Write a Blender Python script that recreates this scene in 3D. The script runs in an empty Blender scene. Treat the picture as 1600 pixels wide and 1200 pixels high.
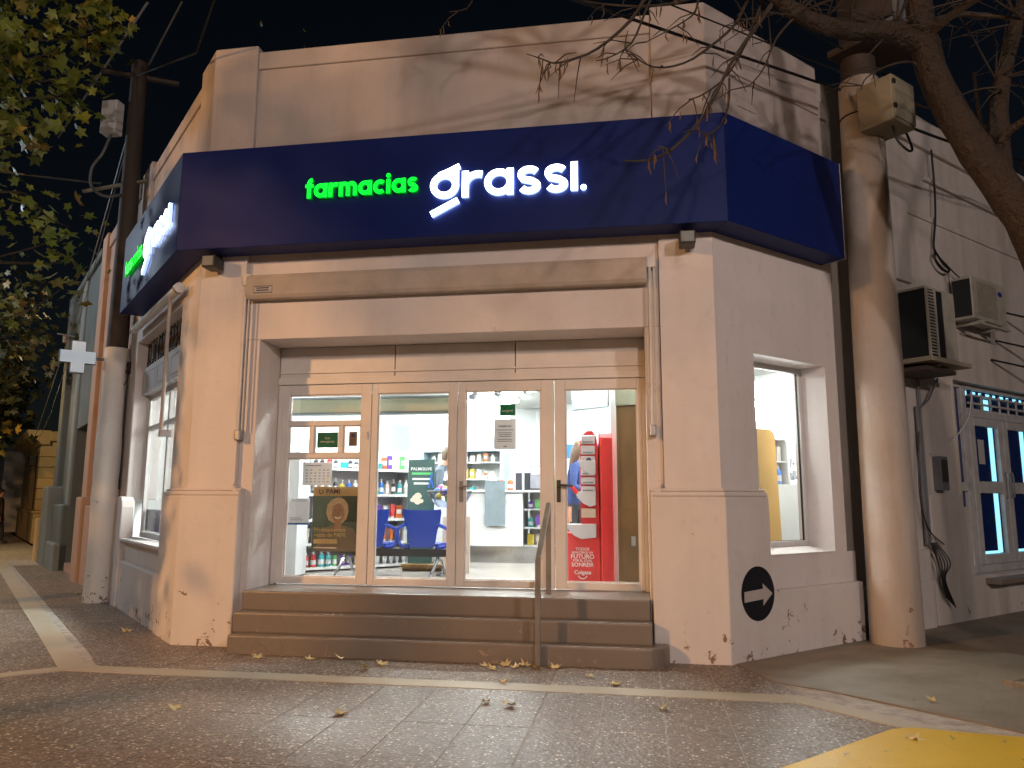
import bpy, bmesh, math, random
from mathutils import Vector, Matrix

random.seed(7)
S = math.sqrt(0.5)
PI = math.pi
R = math.radians
sc = bpy.context.scene
COL = sc.collection

# ------------------------------------------------------------------ camera
cam_d = bpy.data.cameras.new('camera')
cam = bpy.data.objects.new('camera', cam_d)
COL.objects.link(cam)
cam.location = (0, 0, 1.45)
cam_d.sensor_width = 36.0
cam_d.lens = 27.045
cam_d.clip_end = 500
cam.matrix_world = (Matrix.Translation((0, 0, 1.45)) @ Matrix.Rotation(R(9.4), 4, 'Z')
                    @ Matrix.Rotation(R(90 + 8.66), 4, 'X') @ Matrix.Rotation(R(0.2), 4, 'Z'))
sc.camera = cam

# ------------------------------------------------------------------ world, moonlight, exposure
world = bpy.data.worlds.new('World')
sc.world = world
world.use_nodes = True
wn = world.node_tree.nodes
sky = wn.new('ShaderNodeTexSky')
sky.sky_type = 'NISHITA'
sky.sun_disc = False
sky.sun_elevation = R(20)
sky.sun_rotation = R(200)
wn['Background'].inputs['Strength'].default_value = 0.0012
world.node_tree.links.new(sky.outputs[0], wn['Background'].inputs['Color'])
sun_d = bpy.data.lights.new('moonlight', 'SUN')
sun_d.energy = 0.004
sun_d.angle = R(0.5)
sun_d.color = (0.8, 0.88, 1.0)
sun = bpy.data.objects.new('moonlight', sun_d)
sun.rotation_euler = (R(60), 0, R(-20))
COL.objects.link(sun)
sc.view_settings.view_transform = 'Standard'
sc.view_settings.look = 'None'
sc.view_settings.exposure = 0.22
sc.view_settings.gamma = 1.0
sc.view_settings.use_curve_mapping = False
sc.cycles.max_bounces = 5
sc.cycles.diffuse_bounces = 2
sc.cycles.glossy_bounces = 2
sc.cycles.transparent_max_bounces = 10
sc.cycles.use_denoising = True
sc.cycles.adaptive_threshold = 0.02
sc.cycles.sample_clamp_indirect = 6.0

# street lamps and shop lights: (position, watts, colour); used by the lamp builders
LAMP_COOL = ((8.0, -6.0, 6.8), 2050, (1.0, 0.82, 0.75))
LAMP_COOL_FILL = ((2.6, -10.0, 7.0), 2300, (1.0, 0.80, 0.70))  # added unseen lamp, softens the other lamps' shadows and fills recesses
LAMP_SODIUM = ((-12.5, -4.0, 6.6), 5200, (1.0, 0.5, 0.18))
LAMP_STREET = ((-15.0, 10.6, 7.0), 800, (0.74, 0.87, 1.0))
LAMP_FAR = ((-18.2, 17.6, 4.6), 330, (1.0, 0.72, 0.36))
SHOP_TUBE = 160.0

# ------------------------------------------------------------------ frames and mesh builder
class Frame:
    def __init__(s, o, u, n):
        s.o, s.u, s.n = o, u, n
    def w(s, u, o, z):
        return (s.o[0] + u * s.u[0] + o * s.n[0], s.o[1] + u * s.u[1] + o * s.n[1], z)

CH = Frame((0, 7.5), (1, 0), (0, -1))            # corner (entrance) front
LF = Frame((-4.70, 7.5), (-S, S), (-S, -S))      # side along the other street
RF = Frame((0.75, 7.5), (S, S), (S, -S))         # side with the small window
WD = Frame((0, 0), (1, 0), (0, 1))

class MB:
    def __init__(s, fr=WD):
        s.fr = fr; s.v = []; s.f = []; s.m = []; s.mi = 0
    def add(s, verts, faces):
        b = len(s.v)
        s.v += [s.fr.w(*p) for p in verts]
        s.f += [tuple(i + b for i in f) for f in faces]
        s.m += [s.mi] * len(faces)
        return s
    def box(s, u0, u1, o0, o1, z0, z1):
        v = [(u, o, z) for z in (z0, z1) for u, o in ((u0, o0), (u1, o0), (u1, o1), (u0, o1))]
        return s.add(v, [(0, 3, 2, 1), (4, 5, 6, 7), (0, 1, 5, 4), (1, 2, 6, 5), (2, 3, 7, 6), (3, 0, 4, 7)])
    def prism_z(s, poly, z0, z1):
        n = len(poly)
        v = [(u, o, z0) for u, o in poly] + [(u, o, z1) for u, o in poly]
        return s.add(v, [tuple(reversed(range(n))), tuple(range(n, 2 * n))] + [(i, (i + 1) % n, n + (i + 1) % n, n + i) for i in range(n)])
    def prism_o(s, poly, o0, o1):
        n = len(poly)
        v = [(u, o0, z) for u, z in poly] + [(u, o1, z) for u, z in poly]
        return s.add(v, [tuple(reversed(range(n))), tuple(range(n, 2 * n))] + [(i, (i + 1) % n, n + (i + 1) % n, n + i) for i in range(n)])
    def prism_u(s, poly, u0, u1):
        n = len(poly)
        v = [(u0, o, z) for o, z in poly] + [(u1, o, z) for o, z in poly]
        return s.add(v, [tuple(reversed(range(n))), tuple(range(n, 2 * n))] + [(i, (i + 1) % n, n + (i + 1) % n, n + i) for i in range(n)])
    def ribbon(s, pts, w, o0, o1, closed=False, mp=None, sides=0):
        """stroke of width w along 2-D points (x, z), extruded from o0 to o1"""
        n = len(pts); L = []; Rr = []
        for i in range(n):
            a = pts[(i - 1) % n] if (closed or i > 0) else pts[i]
            b = pts[(i + 1) % n] if (closed or i < n - 1) else pts[i]
            dx, dz = b[0] - a[0], b[1] - a[1]
            l = math.hypot(dx, dz) or 1
            nx, nz = -dz / l * w / 2, dx / l * w / 2
            L.append((pts[i][0] + nx, pts[i][1] + nz)); Rr.append((pts[i][0] - nx, pts[i][1] - nz))
        mp = mp or (lambda p: p)
        v = []
        for o in (o0, o1):
            for side in (L, Rr):
                for p in side:
                    q = mp(p); v.append((q[0], o, q[1]))
        f = []
        for i in range(n if closed else n - 1):
            j = (i + 1) % n
            f += [(i, j, n + j, n + i), (2 * n + i, 3 * n + i, 3 * n + j, 2 * n + j), (i, 2 * n + i, 2 * n + j, j), (n + i, n + j, 3 * n + j, 3 * n + i)]
        if not closed:
            f += [(0, n, 3 * n, 2 * n), (n - 1, 3 * n - 1, 4 * n - 1, 2 * n - 1)]
        b = len(s.m)
        s.add(v, f)
        if sides:
            q = (n if closed else n - 1) * 4
            for i in range(len(f)):
                if i >= q or i % 4 > 1: s.m[b + i] = sides
        return s
    def tube(s, pts, r, n=8, wob=0.0):
        if not isinstance(r, (list, tuple)) and 3 < len(pts) < 11 and r < 0.03:
            V_ = [Vector(p) for p in pts]; V_ = [V_[0]] + V_ + [V_[-1]]; q = []
            for i in range(1, len(V_) - 2):
                a, b, c, d = V_[i - 1:i + 3]
                for k in range(5):
                    t = k / 5
                    q.append(tuple(0.5 * ((2 * b) + (c - a) * t + (2 * a - 5 * b + 4 * c - d) * t * t + (3 * b - a - 3 * c + d) * t ** 3)))
            pts = q + [tuple(V_[-1])]
        pts = [Vector(s.fr.w(*p)) for p in pts]
        m = len(pts)
        rr = r if isinstance(r, (list, tuple)) else [r] * m
        b = len(s.v)
        up = None
        for i, p in enumerate(pts):
            d = (pts[min(i + 1, m - 1)] - pts[max(i - 1, 0)]).normalized()
            if up is None:
                up = d.orthogonal().normalized()
            else:
                up = (up - d * up.dot(d))
                up = up.normalized() if up.length > 1e-6 else d.orthogonal().normalized()
            sd = d.cross(up)
            for k in range(n):
                a = 2 * PI * k / n
                q = rr[i] * (1 + (random.uniform(-wob, wob) if wob else 0))
                s.v.append(tuple(p + (up * math.cos(a) + sd * math.sin(a)) * q))
        for i in range(m - 1):
            for k in range(n):
                k2 = (k + 1) % n
                s.f.append((b + i * n + k, b + i * n + k2, b + (i + 1) * n + k2, b + (i + 1) * n + k)); s.m.append(s.mi)
        s.f.append(tuple(b + k for k in reversed(range(n)))); s.m.append(s.mi)
        s.f.append(tuple(b + (m - 1) * n + k for k in range(n))); s.m.append(s.mi)
        return s
    def lathe(s, u, o, prof, n=12):
        b = len(s.v); m = len(prof)
        c = s.fr.w(u, o, 0)
        for r, z in prof:
            for k in range(n):
                a = 2 * PI * k / n
                s.v.append((c[0] + r * math.cos(a), c[1] + r * math.sin(a), z))
        for i in range(m - 1):
            for k in range(n):
                k2 = (k + 1) % n
                s.f.append((b + i * n + k, b + i * n + k2, b + (i + 1) * n + k2, b + (i + 1) * n + k)); s.m.append(s.mi)
        s.f.append(tuple(b + k for k in reversed(range(n)))); s.m.append(s.mi)
        s.f.append(tuple(b + (m - 1) * n + k for k in range(n))); s.m.append(s.mi)
        return s
    def mesh(s, name, mats, recalc=True, smooth=False):
        me = bpy.data.meshes.new(name)
        me.from_pydata(s.v, [], s.f)
        for m in (mats if isinstance(mats, (list, tuple)) else [mats]):
            me.materials.append(m)
        me.polygons.foreach_set('material_index', s.m)
        if recalc:
            bm = bmesh.new(); bm.from_mesh(me)
            bmesh.ops.recalc_face_normals(bm, faces=bm.faces)
            bm.to_mesh(me); bm.free()
        if smooth:
            me.polygons.foreach_set('use_smooth', [True] * len(me.polygons))
            try: me.set_sharp_from_angle(angle=R(40))
            except Exception: pass
        me.update()
        return me
    def build(s, name, mats, parent=None, bevel=0, seg=2, smooth=False, recalc=True):
        o = bpy.data.objects.new(name, s.mesh(name, mats, recalc, smooth))
        COL.objects.link(o)
        if parent is not None:
            o.parent = parent
            if parent.type == 'EMPTY':
                o.matrix_parent_inverse = (Matrix.Translation(parent.location) @ Matrix.Rotation(parent.rotation_euler.z, 4, 'Z')).inverted()
        if bevel:
            b = o.modifiers.new('bevel', 'BEVEL'); b.width = bevel; b.segments = seg; b.limit_method = 'ANGLE'; b.angle_limit = R(40)
        return o

def thing(name, label, cat, loc=(0, 0, 0), group=None, kind=None):
    o = bpy.data.objects.new(name, None)
    COL.objects.link(o)
    o.location = loc
    o.empty_display_size = 0.2
    return tag(o, label, cat, group, kind)

def tag(o, label=None, cat=None, group=None, kind=None):
    if label: o['label'] = label
    if cat: o['category'] = cat
    if group: o['group'] = group
    if kind: o['kind'] = kind
    return o

def inst(name, me, loc, rot=(0, 0, 0), scale=(1, 1, 1), parent=None):
    o = bpy.data.objects.new(name, me)
    COL.objects.link(o)
    o.location = loc; o.rotation_euler = rot; o.scale = scale
    if parent is not None:
        o.parent = parent
        if parent.type == 'EMPTY':
            o.matrix_parent_inverse = Matrix.Translation(parent.location).inverted()
    return o

# ------------------------------------------------------------------ materials
class NT:
    def __init__(s, name):
        s.mat = bpy.data.materials.new(name); s.mat.use_nodes = True
        s.t = s.mat.node_tree; s.n = s.t.nodes; s.b = s.n['Principled BSDF']; s.out = s.n['Material Output']
        s.tc = s.n.new('ShaderNodeTexCoord')
    def link(s, a, b): s.t.links.new(a, b)
    def noise(s, scale, detail=4, rough=0.55, vec=None, dist=0.0):
        n = s.n.new('ShaderNodeTexNoise'); n.inputs['Scale'].default_value = scale; n.inputs['Detail'].default_value = detail
        n.inputs['Roughness'].default_value = rough; n.inputs['Distortion'].default_value = dist
        s.link(vec or s.tc.outputs['Object'], n.inputs['Vector']); return n.outputs['Fac']
    def ramp(s, fac, stops):
        n = s.n.new('ShaderNodeValToRGB'); e = n.color_ramp.elements
        while len(e) < len(stops): e.new(0.5)
        for i, (p, c) in enumerate(stops):
            e[i].position = p; e[i].color = (*c, 1) if len(c) == 3 else c
        s.link(fac, n.inputs[0]); return n.outputs[0]
    def mix(s, fac, a, b, mode='MIX'):
        n = s.n.new('ShaderNodeMix'); n.data_type = 'RGBA'; n.blend_type = mode
        for k, x in ((0, fac), (6, a), (7, b)):
            if hasattr(x, 'is_linked') or hasattr(x, 'links'): s.link(x, n.inputs[k])
            else: n.inputs[k].default_value = x if k == 0 else (*x[:3], 1)
        return n.outputs[2]
    def math(s, op, a, b=0.5):
        n = s.n.new('ShaderNodeMath'); n.operation = op
        for k, x in ((0, a), (1, b)):
            if hasattr(x, 'links'): s.link(x, n.inputs[k])
            else: n.inputs[k].default_value = x
        return n.outputs[0]
    def bump(s, h, strength, dist=0.01):
        n = s.n.new('ShaderNodeBump'); n.inputs['Strength'].default_value = strength; n.inputs['Distance'].default_value = dist
        s.link(h, n.inputs['Height']); s.link(n.outputs[0], s.b.inputs['Normal'])
    def mapped(s, scale):
        n = s.n.new('ShaderNodeMapping'); n.inputs['Scale'].default_value = scale
        s.link(s.tc.outputs['Object'], n.inputs[0]); return n.outputs[0]

GREY = lambda v: (v, v, v)

def plaster(name, col, dirt=(0.28, 0.24, 0.2), amount=0.35, streak=0.25, chip=0.0, chipcol=(0.2, 0.13, 0.09), bump=0.25, rough=0.75, dist=0.02, fine=70):
    t = NT(name)
    n1 = t.noise(1.3, 6, 0.65)
    n2 = t.noise(9, 5, 0.6)
    st = t.noise(1.0, 4, 0.6, t.mapped((2.6, 2.6, 0.32)))
    c = t.mix(t.ramp(n1, [(0.38, GREY(0)), (0.75, GREY(amount))]), col, tuple(0.72 * a + 0.28 * b * 1.0 for a, b in zip(col, dirt)))
    c = t.mix(t.ramp(st, [(0.45, GREY(0)), (0.85, GREY(streak))]), c, dirt)
    c = t.mix(t.ramp(n2, [(0.58, GREY(0)), (0.72, GREY(0.12))]), c, dirt)
    pt = t.noise(0.75, 3, 0.5, dist=0.8)
    c = t.mix(t.ramp(pt, [(0.50, GREY(0)), (0.53, GREY(0.10 + 0.1 * amount))]), c, tuple(x * 0.78 for x in col))
    vc = t.n.new('ShaderNodeTexVoronoi'); vc.feature = 'DISTANCE_TO_EDGE'; vc.inputs['Scale'].default_value = 0.8
    wv = t.n.new('ShaderNodeVectorMath'); wv.operation = 'ADD'
    nz = t.n.new('ShaderNodeTexNoise'); nz.inputs['Scale'].default_value = 2.2; nz.inputs['Detail'].default_value = 6
    t.link(t.tc.outputs['Object'], nz.inputs['Vector'])
    sv = t.n.new('ShaderNodeVectorMath'); sv.operation = 'SCALE'; sv.inputs['Scale'].default_value = 0.5
    t.link(nz.outputs['Color'], sv.inputs[0]); t.link(t.tc.outputs['Object'], wv.inputs[0]); t.link(sv.outputs[0], wv.inputs[1]); t.link(wv.outputs[0], vc.inputs['Vector'])
    ckf = t.ramp(vc.outputs['Distance'], [(0.0, GREY(0.45)), (0.005, GREY(0.0))])
    ckm = t.mix(1.0, ckf, t.ramp(t.noise(0.5, 2), [(0.56, GREY(0)), (0.66, GREY(0.7))]), 'MULTIPLY')
    c = t.mix(ckm, c, tuple(x * 0.5 for x in dirt))
    if chip:
        n3 = t.noise(5.5, 8, 0.7, dist=0.6)
        sep = t.n.new('ShaderNodeSeparateXYZ'); t.link(t.tc.outputs['Object'], sep.inputs[0])
        low = t.math('MULTIPLY', t.math('SUBTRACT', 0.55, sep.outputs[2]), 0.16)
        lowc = t.math('MAXIMUM', low, -0.02)
        f = t.ramp(t.math('ADD', n3, lowc), [(0.715 - chip * 0.05, GREY(0)), (0.73 - chip * 0.05, GREY(1))])
        c = t.mix(f, c, chipcol)
    t.link(c, t.b.inputs['Base Color'])
    t.b.inputs['Roughness'].default_value = rough
    h = t.math('ADD', t.math('MULTIPLY', n2, 0.6), t.math('MULTIPLY', t.noise(fine, 3, 0.6), 0.35))
    h = t.math('ADD', h, t.math('MULTIPLY', n1, 2.5))
    t.bump(h, bump, dist)
    return t.mat

def paint(name, col, rough=0.5, metal=0.0, var=0.12, scale=6.0, bump=0.06, spec=0.5):
    t = NT(name)
    n = t.noise(scale, 5, 0.6)
    d = tuple(max(0, x * (1 - 2.2 * var)) for x in col)
    c = t.mix(t.ramp(n, [(0.35, GREY(0)), (0.75, GREY(1))]), col, d)
    t.link(c, t.b.inputs['Base Color'])
    t.b.inputs['Roughness'].default_value = rough
    t.b.inputs['Metallic'].default_value = metal
    t.b.inputs['Specular IOR Level'].default_value = spec
    if bump: t.bump(t.noise(scale * 8, 3), bump, 0.005)
    return t.mat

def emit(name, col, strength):
    t = NT(name)
    t.b.inputs['Base Color'].default_value = (*[min(1, x) for x in col], 1)
    t.b.inputs['Emission Color'].default_value = (*col, 1)
    t.b.inputs['Emission Strength'].default_value = strength
    return t.mat

def glass(name, tint=(1, 1, 1), refl=0.06):
    m = bpy.data.materials.new(name); m.use_nodes = True
    t = m.node_tree; n = t.nodes; n.remove(n['Principled BSDF'])
    tr = n.new('ShaderNodeBsdfTransparent'); tr.inputs[0].default_value = (*tint, 1)
    gl = n.new('ShaderNodeBsdfGlossy'); gl.inputs['Roughness'].default_value = 0.03
    lw = n.new('ShaderNodeLayerWeight'); lw.inputs[0].default_value = 0.12
    mu = n.new('ShaderNodeMath'); mu.operation = 'MULTIPLY_ADD'; mu.inputs[1].default_value = 0.5; mu.inputs[2].default_value = refl
    mx = n.new('ShaderNodeMixShader')
    t.links.new(lw.outputs['Fresnel'], mu.inputs[0]); t.links.new(mu.outputs[0], mx.inputs[0])
    t.links.new(tr.outputs[0], mx.inputs[1]); t.links.new(gl.outputs[0], mx.inputs[2])
    t.links.new(mx.outputs[0], n['Material Output'].inputs[0])
    return m

M = {}
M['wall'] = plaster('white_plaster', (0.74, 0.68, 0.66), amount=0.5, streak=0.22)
M['plinth'] = plaster('white_plinth_plaster', (0.72, 0.66, 0.63), amount=0.5, streak=0.2, chip=1.0)
M['wall_old'] = plaster('weathered_plaster', (0.6, 0.56, 0.53), dirt=(0.2, 0.18, 0.14), amount=0.9, streak=0.6, chip=0.3)
M['wall_parapet'] = plaster('shaded_parapet_plaster', (0.53, 0.465, 0.435), dirt=(0.24, 0.2, 0.17), amount=0.9, streak=0.45)  # base colour lowered to carry tree shade; dirt and streaks are its own
M['pink'] = plaster('pink_plaster', (0.34, 0.24, 0.19), amount=0.6, streak=0.3, chip=0.3)
M['teal'] = plaster('teal_grey_plaster', (0.085, 0.115, 0.125), dirt=(0.05, 0.055, 0.05), amount=0.6, streak=0.5)
M['tealtrim'] = plaster('pale_teal_plaster', (0.15, 0.19, 0.2), dirt=(0.08, 0.08, 0.07), amount=0.5)
M['cream'] = plaster('cream_plaster', (0.5, 0.4, 0.22), amount=0.4)
M['dark_door'] = paint('dark_door_paint', (0.02, 0.03, 0.035), 0.5)
M['frame'] = paint('aged_white_joinery_paint', (0.76, 0.71, 0.67), 0.45, var=0.06, scale=3)
M['winframe'] = paint('white_window_frame', (0.7, 0.68, 0.66), 0.4, var=0.05)
M['shutter'] = paint('white_shutter_box', (0.62, 0.65, 0.7), 0.45, var=0.05)
M['step'] = plaster('brown_grey_step_paint', (0.215, 0.18, 0.152), dirt=(0.1, 0.082, 0.068), amount=0.7, streak=0.1, chip=0.45, chipcol=(0.34, 0.25, 0.2), rough=0.34)
M['blue'] = paint('navy_sign_panel', (0.008, 0.02, 0.14), 0.5, var=0.12, scale=0.9, bump=0.03, spec=0.16)
M['bluesoffit'] = paint('navy_sign_soffit', (0.014, 0.02, 0.09), 0.5, var=0.1, bump=0)
M['white_led'] = emit('white_letter_glow', (0.86, 0.95, 1.0), 4.5)
M['green_led'] = emit('green_letter_glow', (0.0, 0.9, 0.03), 1.5)
M['side_white'] = emit('white_letter_side', (0.5, 0.7, 1.0), 0.9)
M['side_green'] = emit('green_letter_side', (0.0, 0.5, 0.02), 0.35)
M['fabric'] = paint('beige_awning_cover', (0.5, 0.43, 0.37), 0.7, var=0.12, scale=4)
M['steel'] = paint('galvanised_steel', (0.42, 0.41, 0.4), 0.42, 0.7, var=0.15)
M['whitemetal'] = paint('white_powder_coat', (0.68, 0.66, 0.64), 0.4, var=0.08)
M['rail'] = paint('grey_rail_paint', (0.27, 0.25, 0.22), 0.42, 0.3, var=0.15)
M['darkplastic'] = paint('dark_grey_casting', (0.05, 0.045, 0.04), 0.5)
M['black'] = paint('black_rubber', (0.008, 0.008, 0.009), 0.55, bump=0)
M['cable'] = paint('black_cable', (0.006, 0.006, 0.007), 0.5, bump=0)
M['greycable'] = paint('grey_cable', (0.12, 0.12, 0.12), 0.5, bump=0)
M['concrete_pole'] = plaster('painted_concrete', (0.46, 0.41, 0.38), dirt=(0.26, 0.19, 0.1), amount=1.4, streak=0.8, chip=1.0, chipcol=(0.2, 0.1, 0.06), bump=0.3)
M['pole_dark'] = plaster('dark_pole_tone', (0.06, 0.043, 0.034), dirt=(0.05, 0.04, 0.03), amount=0.8, streak=0.6)
M['pole_white'] = plaster('limewashed_pole', (0.8, 0.78, 0.75), dirt=(0.3, 0.25, 0.2), amount=0.6, streak=0.2, chip=1.4, chipcol=(0.12, 0.09, 0.07), bump=0.6)
M['box'] = plaster('fibre_cement_box', (0.3, 0.27, 0.2), dirt=(0.16, 0.13, 0.08), amount=0.8, streak=0.4)
M['transformer'] = paint('grey_transformer_paint', (0.16, 0.17, 0.19), 0.5)
M['ac_white'] = paint('yellowed_ac_case', (0.42, 0.4, 0.34), 0.5, var=0.15)
M['ac_dark'] = paint('dark_ac_side', (0.012, 0.014, 0.018), 0.55)
M['bluefilm'] = paint('blue_window_film', (0.008, 0.025, 0.13), 0.2, bump=0, var=0.1)
M['bluewood'] = paint('blue_door_frame', (0.5, 0.5, 0.5), 0.5, var=0.15)
M['cyan_gap'] = emit('cyan_lit_gap', (0.3, 0.75, 1.0), 1.1)
def translucent(m, f):
    t = m.node_tree; n = t.nodes; b = n['Principled BSDF']
    tr = n.new('ShaderNodeBsdfTranslucent'); mx = n.new('ShaderNodeMixShader'); mx.inputs[0].default_value = f
    if b.inputs['Base Color'].links: t.links.new(b.inputs['Base Color'].links[0].from_socket, tr.inputs[0])
    else: tr.inputs[0].default_value = b.inputs['Base Color'].default_value
    t.links.new(b.outputs[0], mx.inputs[1]); t.links.new(tr.outputs[0], mx.inputs[2]); t.links.new(mx.outputs[0], n['Material Output'].inputs[0])
    return m
M['glass'] = glass('clear_glass')
M['signblack'] = paint('dark_navy_wall_paint', (0.006, 0.008, 0.016), 0.5)
M['signwhite'] = plaster('worn_white_paint', (0.5, 0.45, 0.43), chip=0.4)
M['cross'] = emit('dim_led_cross', (0.55, 0.68, 0.8), 0.32)  # panel has a faint even glow of its own
M['soil'] = plaster('dark_soil', (0.03, 0.02, 0.014), dirt=(0.02, 0.014, 0.01), bump=1.0)
M['lens'] = emit('lamp_lens', (1.0, 0.8, 0.6), 6.0)

# interior colours
M['shopwall'] = paint('shop_white_wall', (0.82, 0.84, 0.83), 0.5, var=0.02, bump=0)
M['shopceil'] = paint('shop_ceiling', (0.8, 0.8, 0.76), 0.7, var=0.02, bump=0)
M['shopfloor'] = paint('shop_tile_floor', (0.5, 0.46, 0.42), 0.18, var=0.1, scale=1.5, bump=0.02)
M['tube'] = emit('fluorescent_tube', (0.93, 1.0, 0.97), SHOP_TUBE)
M['shelf'] = paint('white_shelf_laminate', (0.75, 0.78, 0.8), 0.35, var=0.03, bump=0)
M['shelfgrey'] = paint('pale_blue_cabinet', (0.42, 0.58, 0.68), 0.35, var=0.05, bump=0)
M['chairblue'] = paint('royal_blue_chair_plastic', (0.012, 0.045, 0.34), 0.3, var=0.05, bump=0)
M['chrome'] = paint('chrome_leg', (0.6, 0.6, 0.6), 0.15, 1.0, bump=0)
M['beam'] = paint('black_beam', (0.012, 0.012, 0.014), 0.4)
M['cream_blind'] = paint('cream_blind_box', (0.42, 0.44, 0.32), 0.6, var=0.05)
M['red'] = paint('red_display_card', (0.55, 0.02, 0.02), 0.4, var=0.05, bump=0)
M['paper'] = paint('white_paper', (0.72, 0.71, 0.7), 0.7, var=0.03, bump=0)
M['paperlit'] = paint('translucent_tray', (0.6, 0.6, 0.64), 0.3, var=0.06, bump=0)
M['kraft'] = paint('pale_brown_card', (0.3, 0.2, 0.14), 0.7, bump=0)
M['greensign'] = paint('green_print', (0.012, 0.2, 0.1), 0.5, bump=0)
M['ink'] = paint('dark_ink', (0.05, 0.05, 0.09), 0.6, bump=0)
M['inkgrey'] = paint('grey_ink', (0.24, 0.24, 0.28), 0.6, bump=0)
M['printwhite'] = paint('white_print', (0.8, 0.8, 0.78), 0.6, bump=0)
M['postergreen'] = paint('poster_dark_green', (0.15, 0.21, 0.18), 0.45, var=0.15, scale=4, bump=0)
M['posterband'] = paint('poster_cream_band', (0.7, 0.58, 0.34), 0.5, bump=0)
M['posterskin'] = paint('poster_skin_print', (0.55, 0.4, 0.29), 0.5, bump=0, var=0.1)
M['posterhair'] = paint('poster_hair_print', (0.75, 0.66, 0.48), 0.5, bump=0, var=0.15, scale=20)
M['postershirt'] = paint('poster_shirt_print', (0.34, 0.33, 0.28), 0.5, bump=0)
M['yellowprint'] = paint('yellow_print', (0.85, 0.74, 0.42), 0.5, bump=0)
M['osb'] = plaster('yellow_chipboard', (0.42, 0.26, 0.07), dirt=(0.26, 0.15, 0.04), amount=1.0, streak=0.1)
M['brownboard'] = paint('brown_board', (0.16, 0.085, 0.022), 0.5, var=0.25, scale=2)
M['tvback'] = paint('grey_television_case', (0.2, 0.23, 0.25), 0.45, bump=0)
M['counter'] = paint('white_counter', (0.74, 0.77, 0.78), 0.3, var=0.03, bump=0)
M['greypanel'] = paint('grey_counter_panel', (0.2, 0.25, 0.28), 0.35, bump=0)
M['kick'] = paint('steel_kick_plate', (0.5, 0.5, 0.5), 0.14, 0.9, bump=0.05)
PROD = [((0.55, 0.12, 0.03), 'orange'), ((0.12, 0.04, 0.35), 'purple'), ((0.08, 0.4, 0.12), 'green'), ((0.6, 0.5, 0.4), 'cream'),
        ((0.5, 0.03, 0.03), 'red'), ((0.02, 0.12, 0.45), 'blue'), ((0.03, 0.03, 0.04), 'black'), ((0.02, 0.3, 0.32), 'teal'),
        ((0.62, 0.47, 0.05), 'yellow'), ((0.75, 0.75, 0.75), 'white'), ((0.5, 0.12, 0.28), 'pink'), ((0.3, 0.2, 0.1), 'brown')]
for k_ in ('paper', 'postergreen', 'posterband', 'posterskin', 'posterhair', 'postershirt', 'greensign', 'yellowprint', 'kraft'):
    translucent(M[k_], 0.45)
for c, n in PROD:
    M['p_' + n] = paint(n + '_packaging', c, 0.35, var=0.03, bump=0)
M['cap'] = paint('white_cap', (0.7, 0.7, 0.7), 0.35, bump=0)
M['skin'] = paint('skin', (0.45, 0.25, 0.17), 0.5, bump=0)
M['hair'] = paint('light_brown_hair', (0.14, 0.085, 0.05), 0.55, var=0.3, scale=30, bump=0.3)
M['hairdark'] = paint('dark_hair', (0.03, 0.02, 0.015), 0.5, var=0.3, scale=30, bump=0.3)
M['hoodie'] = paint('slate_grey_cloth', (0.1, 0.13, 0.17), 0.85, bump=0.2)
M['jacket'] = paint('navy_jacket_cloth', (0.02, 0.045, 0.16), 0.8, bump=0.2)
M['stripe'] = paint('teal_jacket_stripe', (0.03, 0.25, 0.4), 0.8, bump=0)
M['trousers'] = paint('dark_trousers', (0.02, 0.022, 0.03), 0.85)
M['browncoat'] = paint('brown_coat', (0.05, 0.03, 0.02), 0.85)
M['shoe'] = paint('dark_shoe', (0.015, 0.012, 0.01), 0.5)

def granite(name):
    t = NT(name)
    vo = t.n.new('ShaderNodeTexVoronoi'); vo.inputs['Scale'].default_value = 48; t.link(t.tc.outputs['Object'], vo.inputs['Vector'])
    sp = t.n.new('ShaderNodeSeparateColor'); t.link(vo.outputs['Color'], sp.inputs[0])
    n1 = t.noise(1.1, 5, 0.6); n2 = t.noise(30, 4, 0.7)
    base = t.mix(t.ramp(n1, [(0.3, GREY(0)), (0.7, GREY(1))]), (0.23, 0.172, 0.132), (0.15, 0.112, 0.086))
    pick = t.ramp(sp.outputs[0], [(0.0, GREY(0)), (0.5, GREY(0)), (0.62, GREY(0.25)), (0.84, GREY(0.4)), (0.93, GREY(1))])
    near = t.ramp(vo.outputs['Distance'], [(0.28, GREY(1)), (0.55, GREY(0))])
    c = t.mix(t.mix(1.0, pick, near, 'MULTIPLY'), base, (0.85, 0.77, 0.66))
    dk = t.ramp(sp.outputs[1], [(0.72, GREY(0)), (0.8, GREY(0.6))])
    c = t.mix(dk, c, (0.10, 0.08, 0.07))
    c = t.mix(t.ramp(n2, [(0.6, GREY(0)), (0.75, GREY(0.3))]), c, (0.1, 0.08, 0.07))
    t.link(c, t.b.inputs['Base Color'])
    t.link(t.ramp(sp.outputs[2], [(0.0, GREY(0.3)), (1.0, GREY(0.62))]), t.b.inputs['Roughness'])
    t.bump(t.math('ADD', t.math('MULTIPLY', vo.outputs['Distance'], -1.0), t.math('MULTIPLY', n2, 0.5)), 0.55, 0.006)
    return t.mat
M['granite'] = granite('washed_granite_paving')
M['joint'] = paint('pale_mortar', (0.52, 0.46, 0.4), 0.85, var=0.25, scale=8)
M['band'] = plaster('pale_cement_band', (0.46, 0.4, 0.3), dirt=(0.28, 0.23, 0.18), amount=0.9, streak=0.0, rough=0.6)
M['concrete'] = plaster('smooth_concrete', (0.27, 0.23, 0.175), dirt=(0.08, 0.066, 0.05), amount=1.4, streak=0.35, chip=-0.6, chipcol=(0.12, 0.1, 0.075), bump=0.6, rough=0.6)
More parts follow.
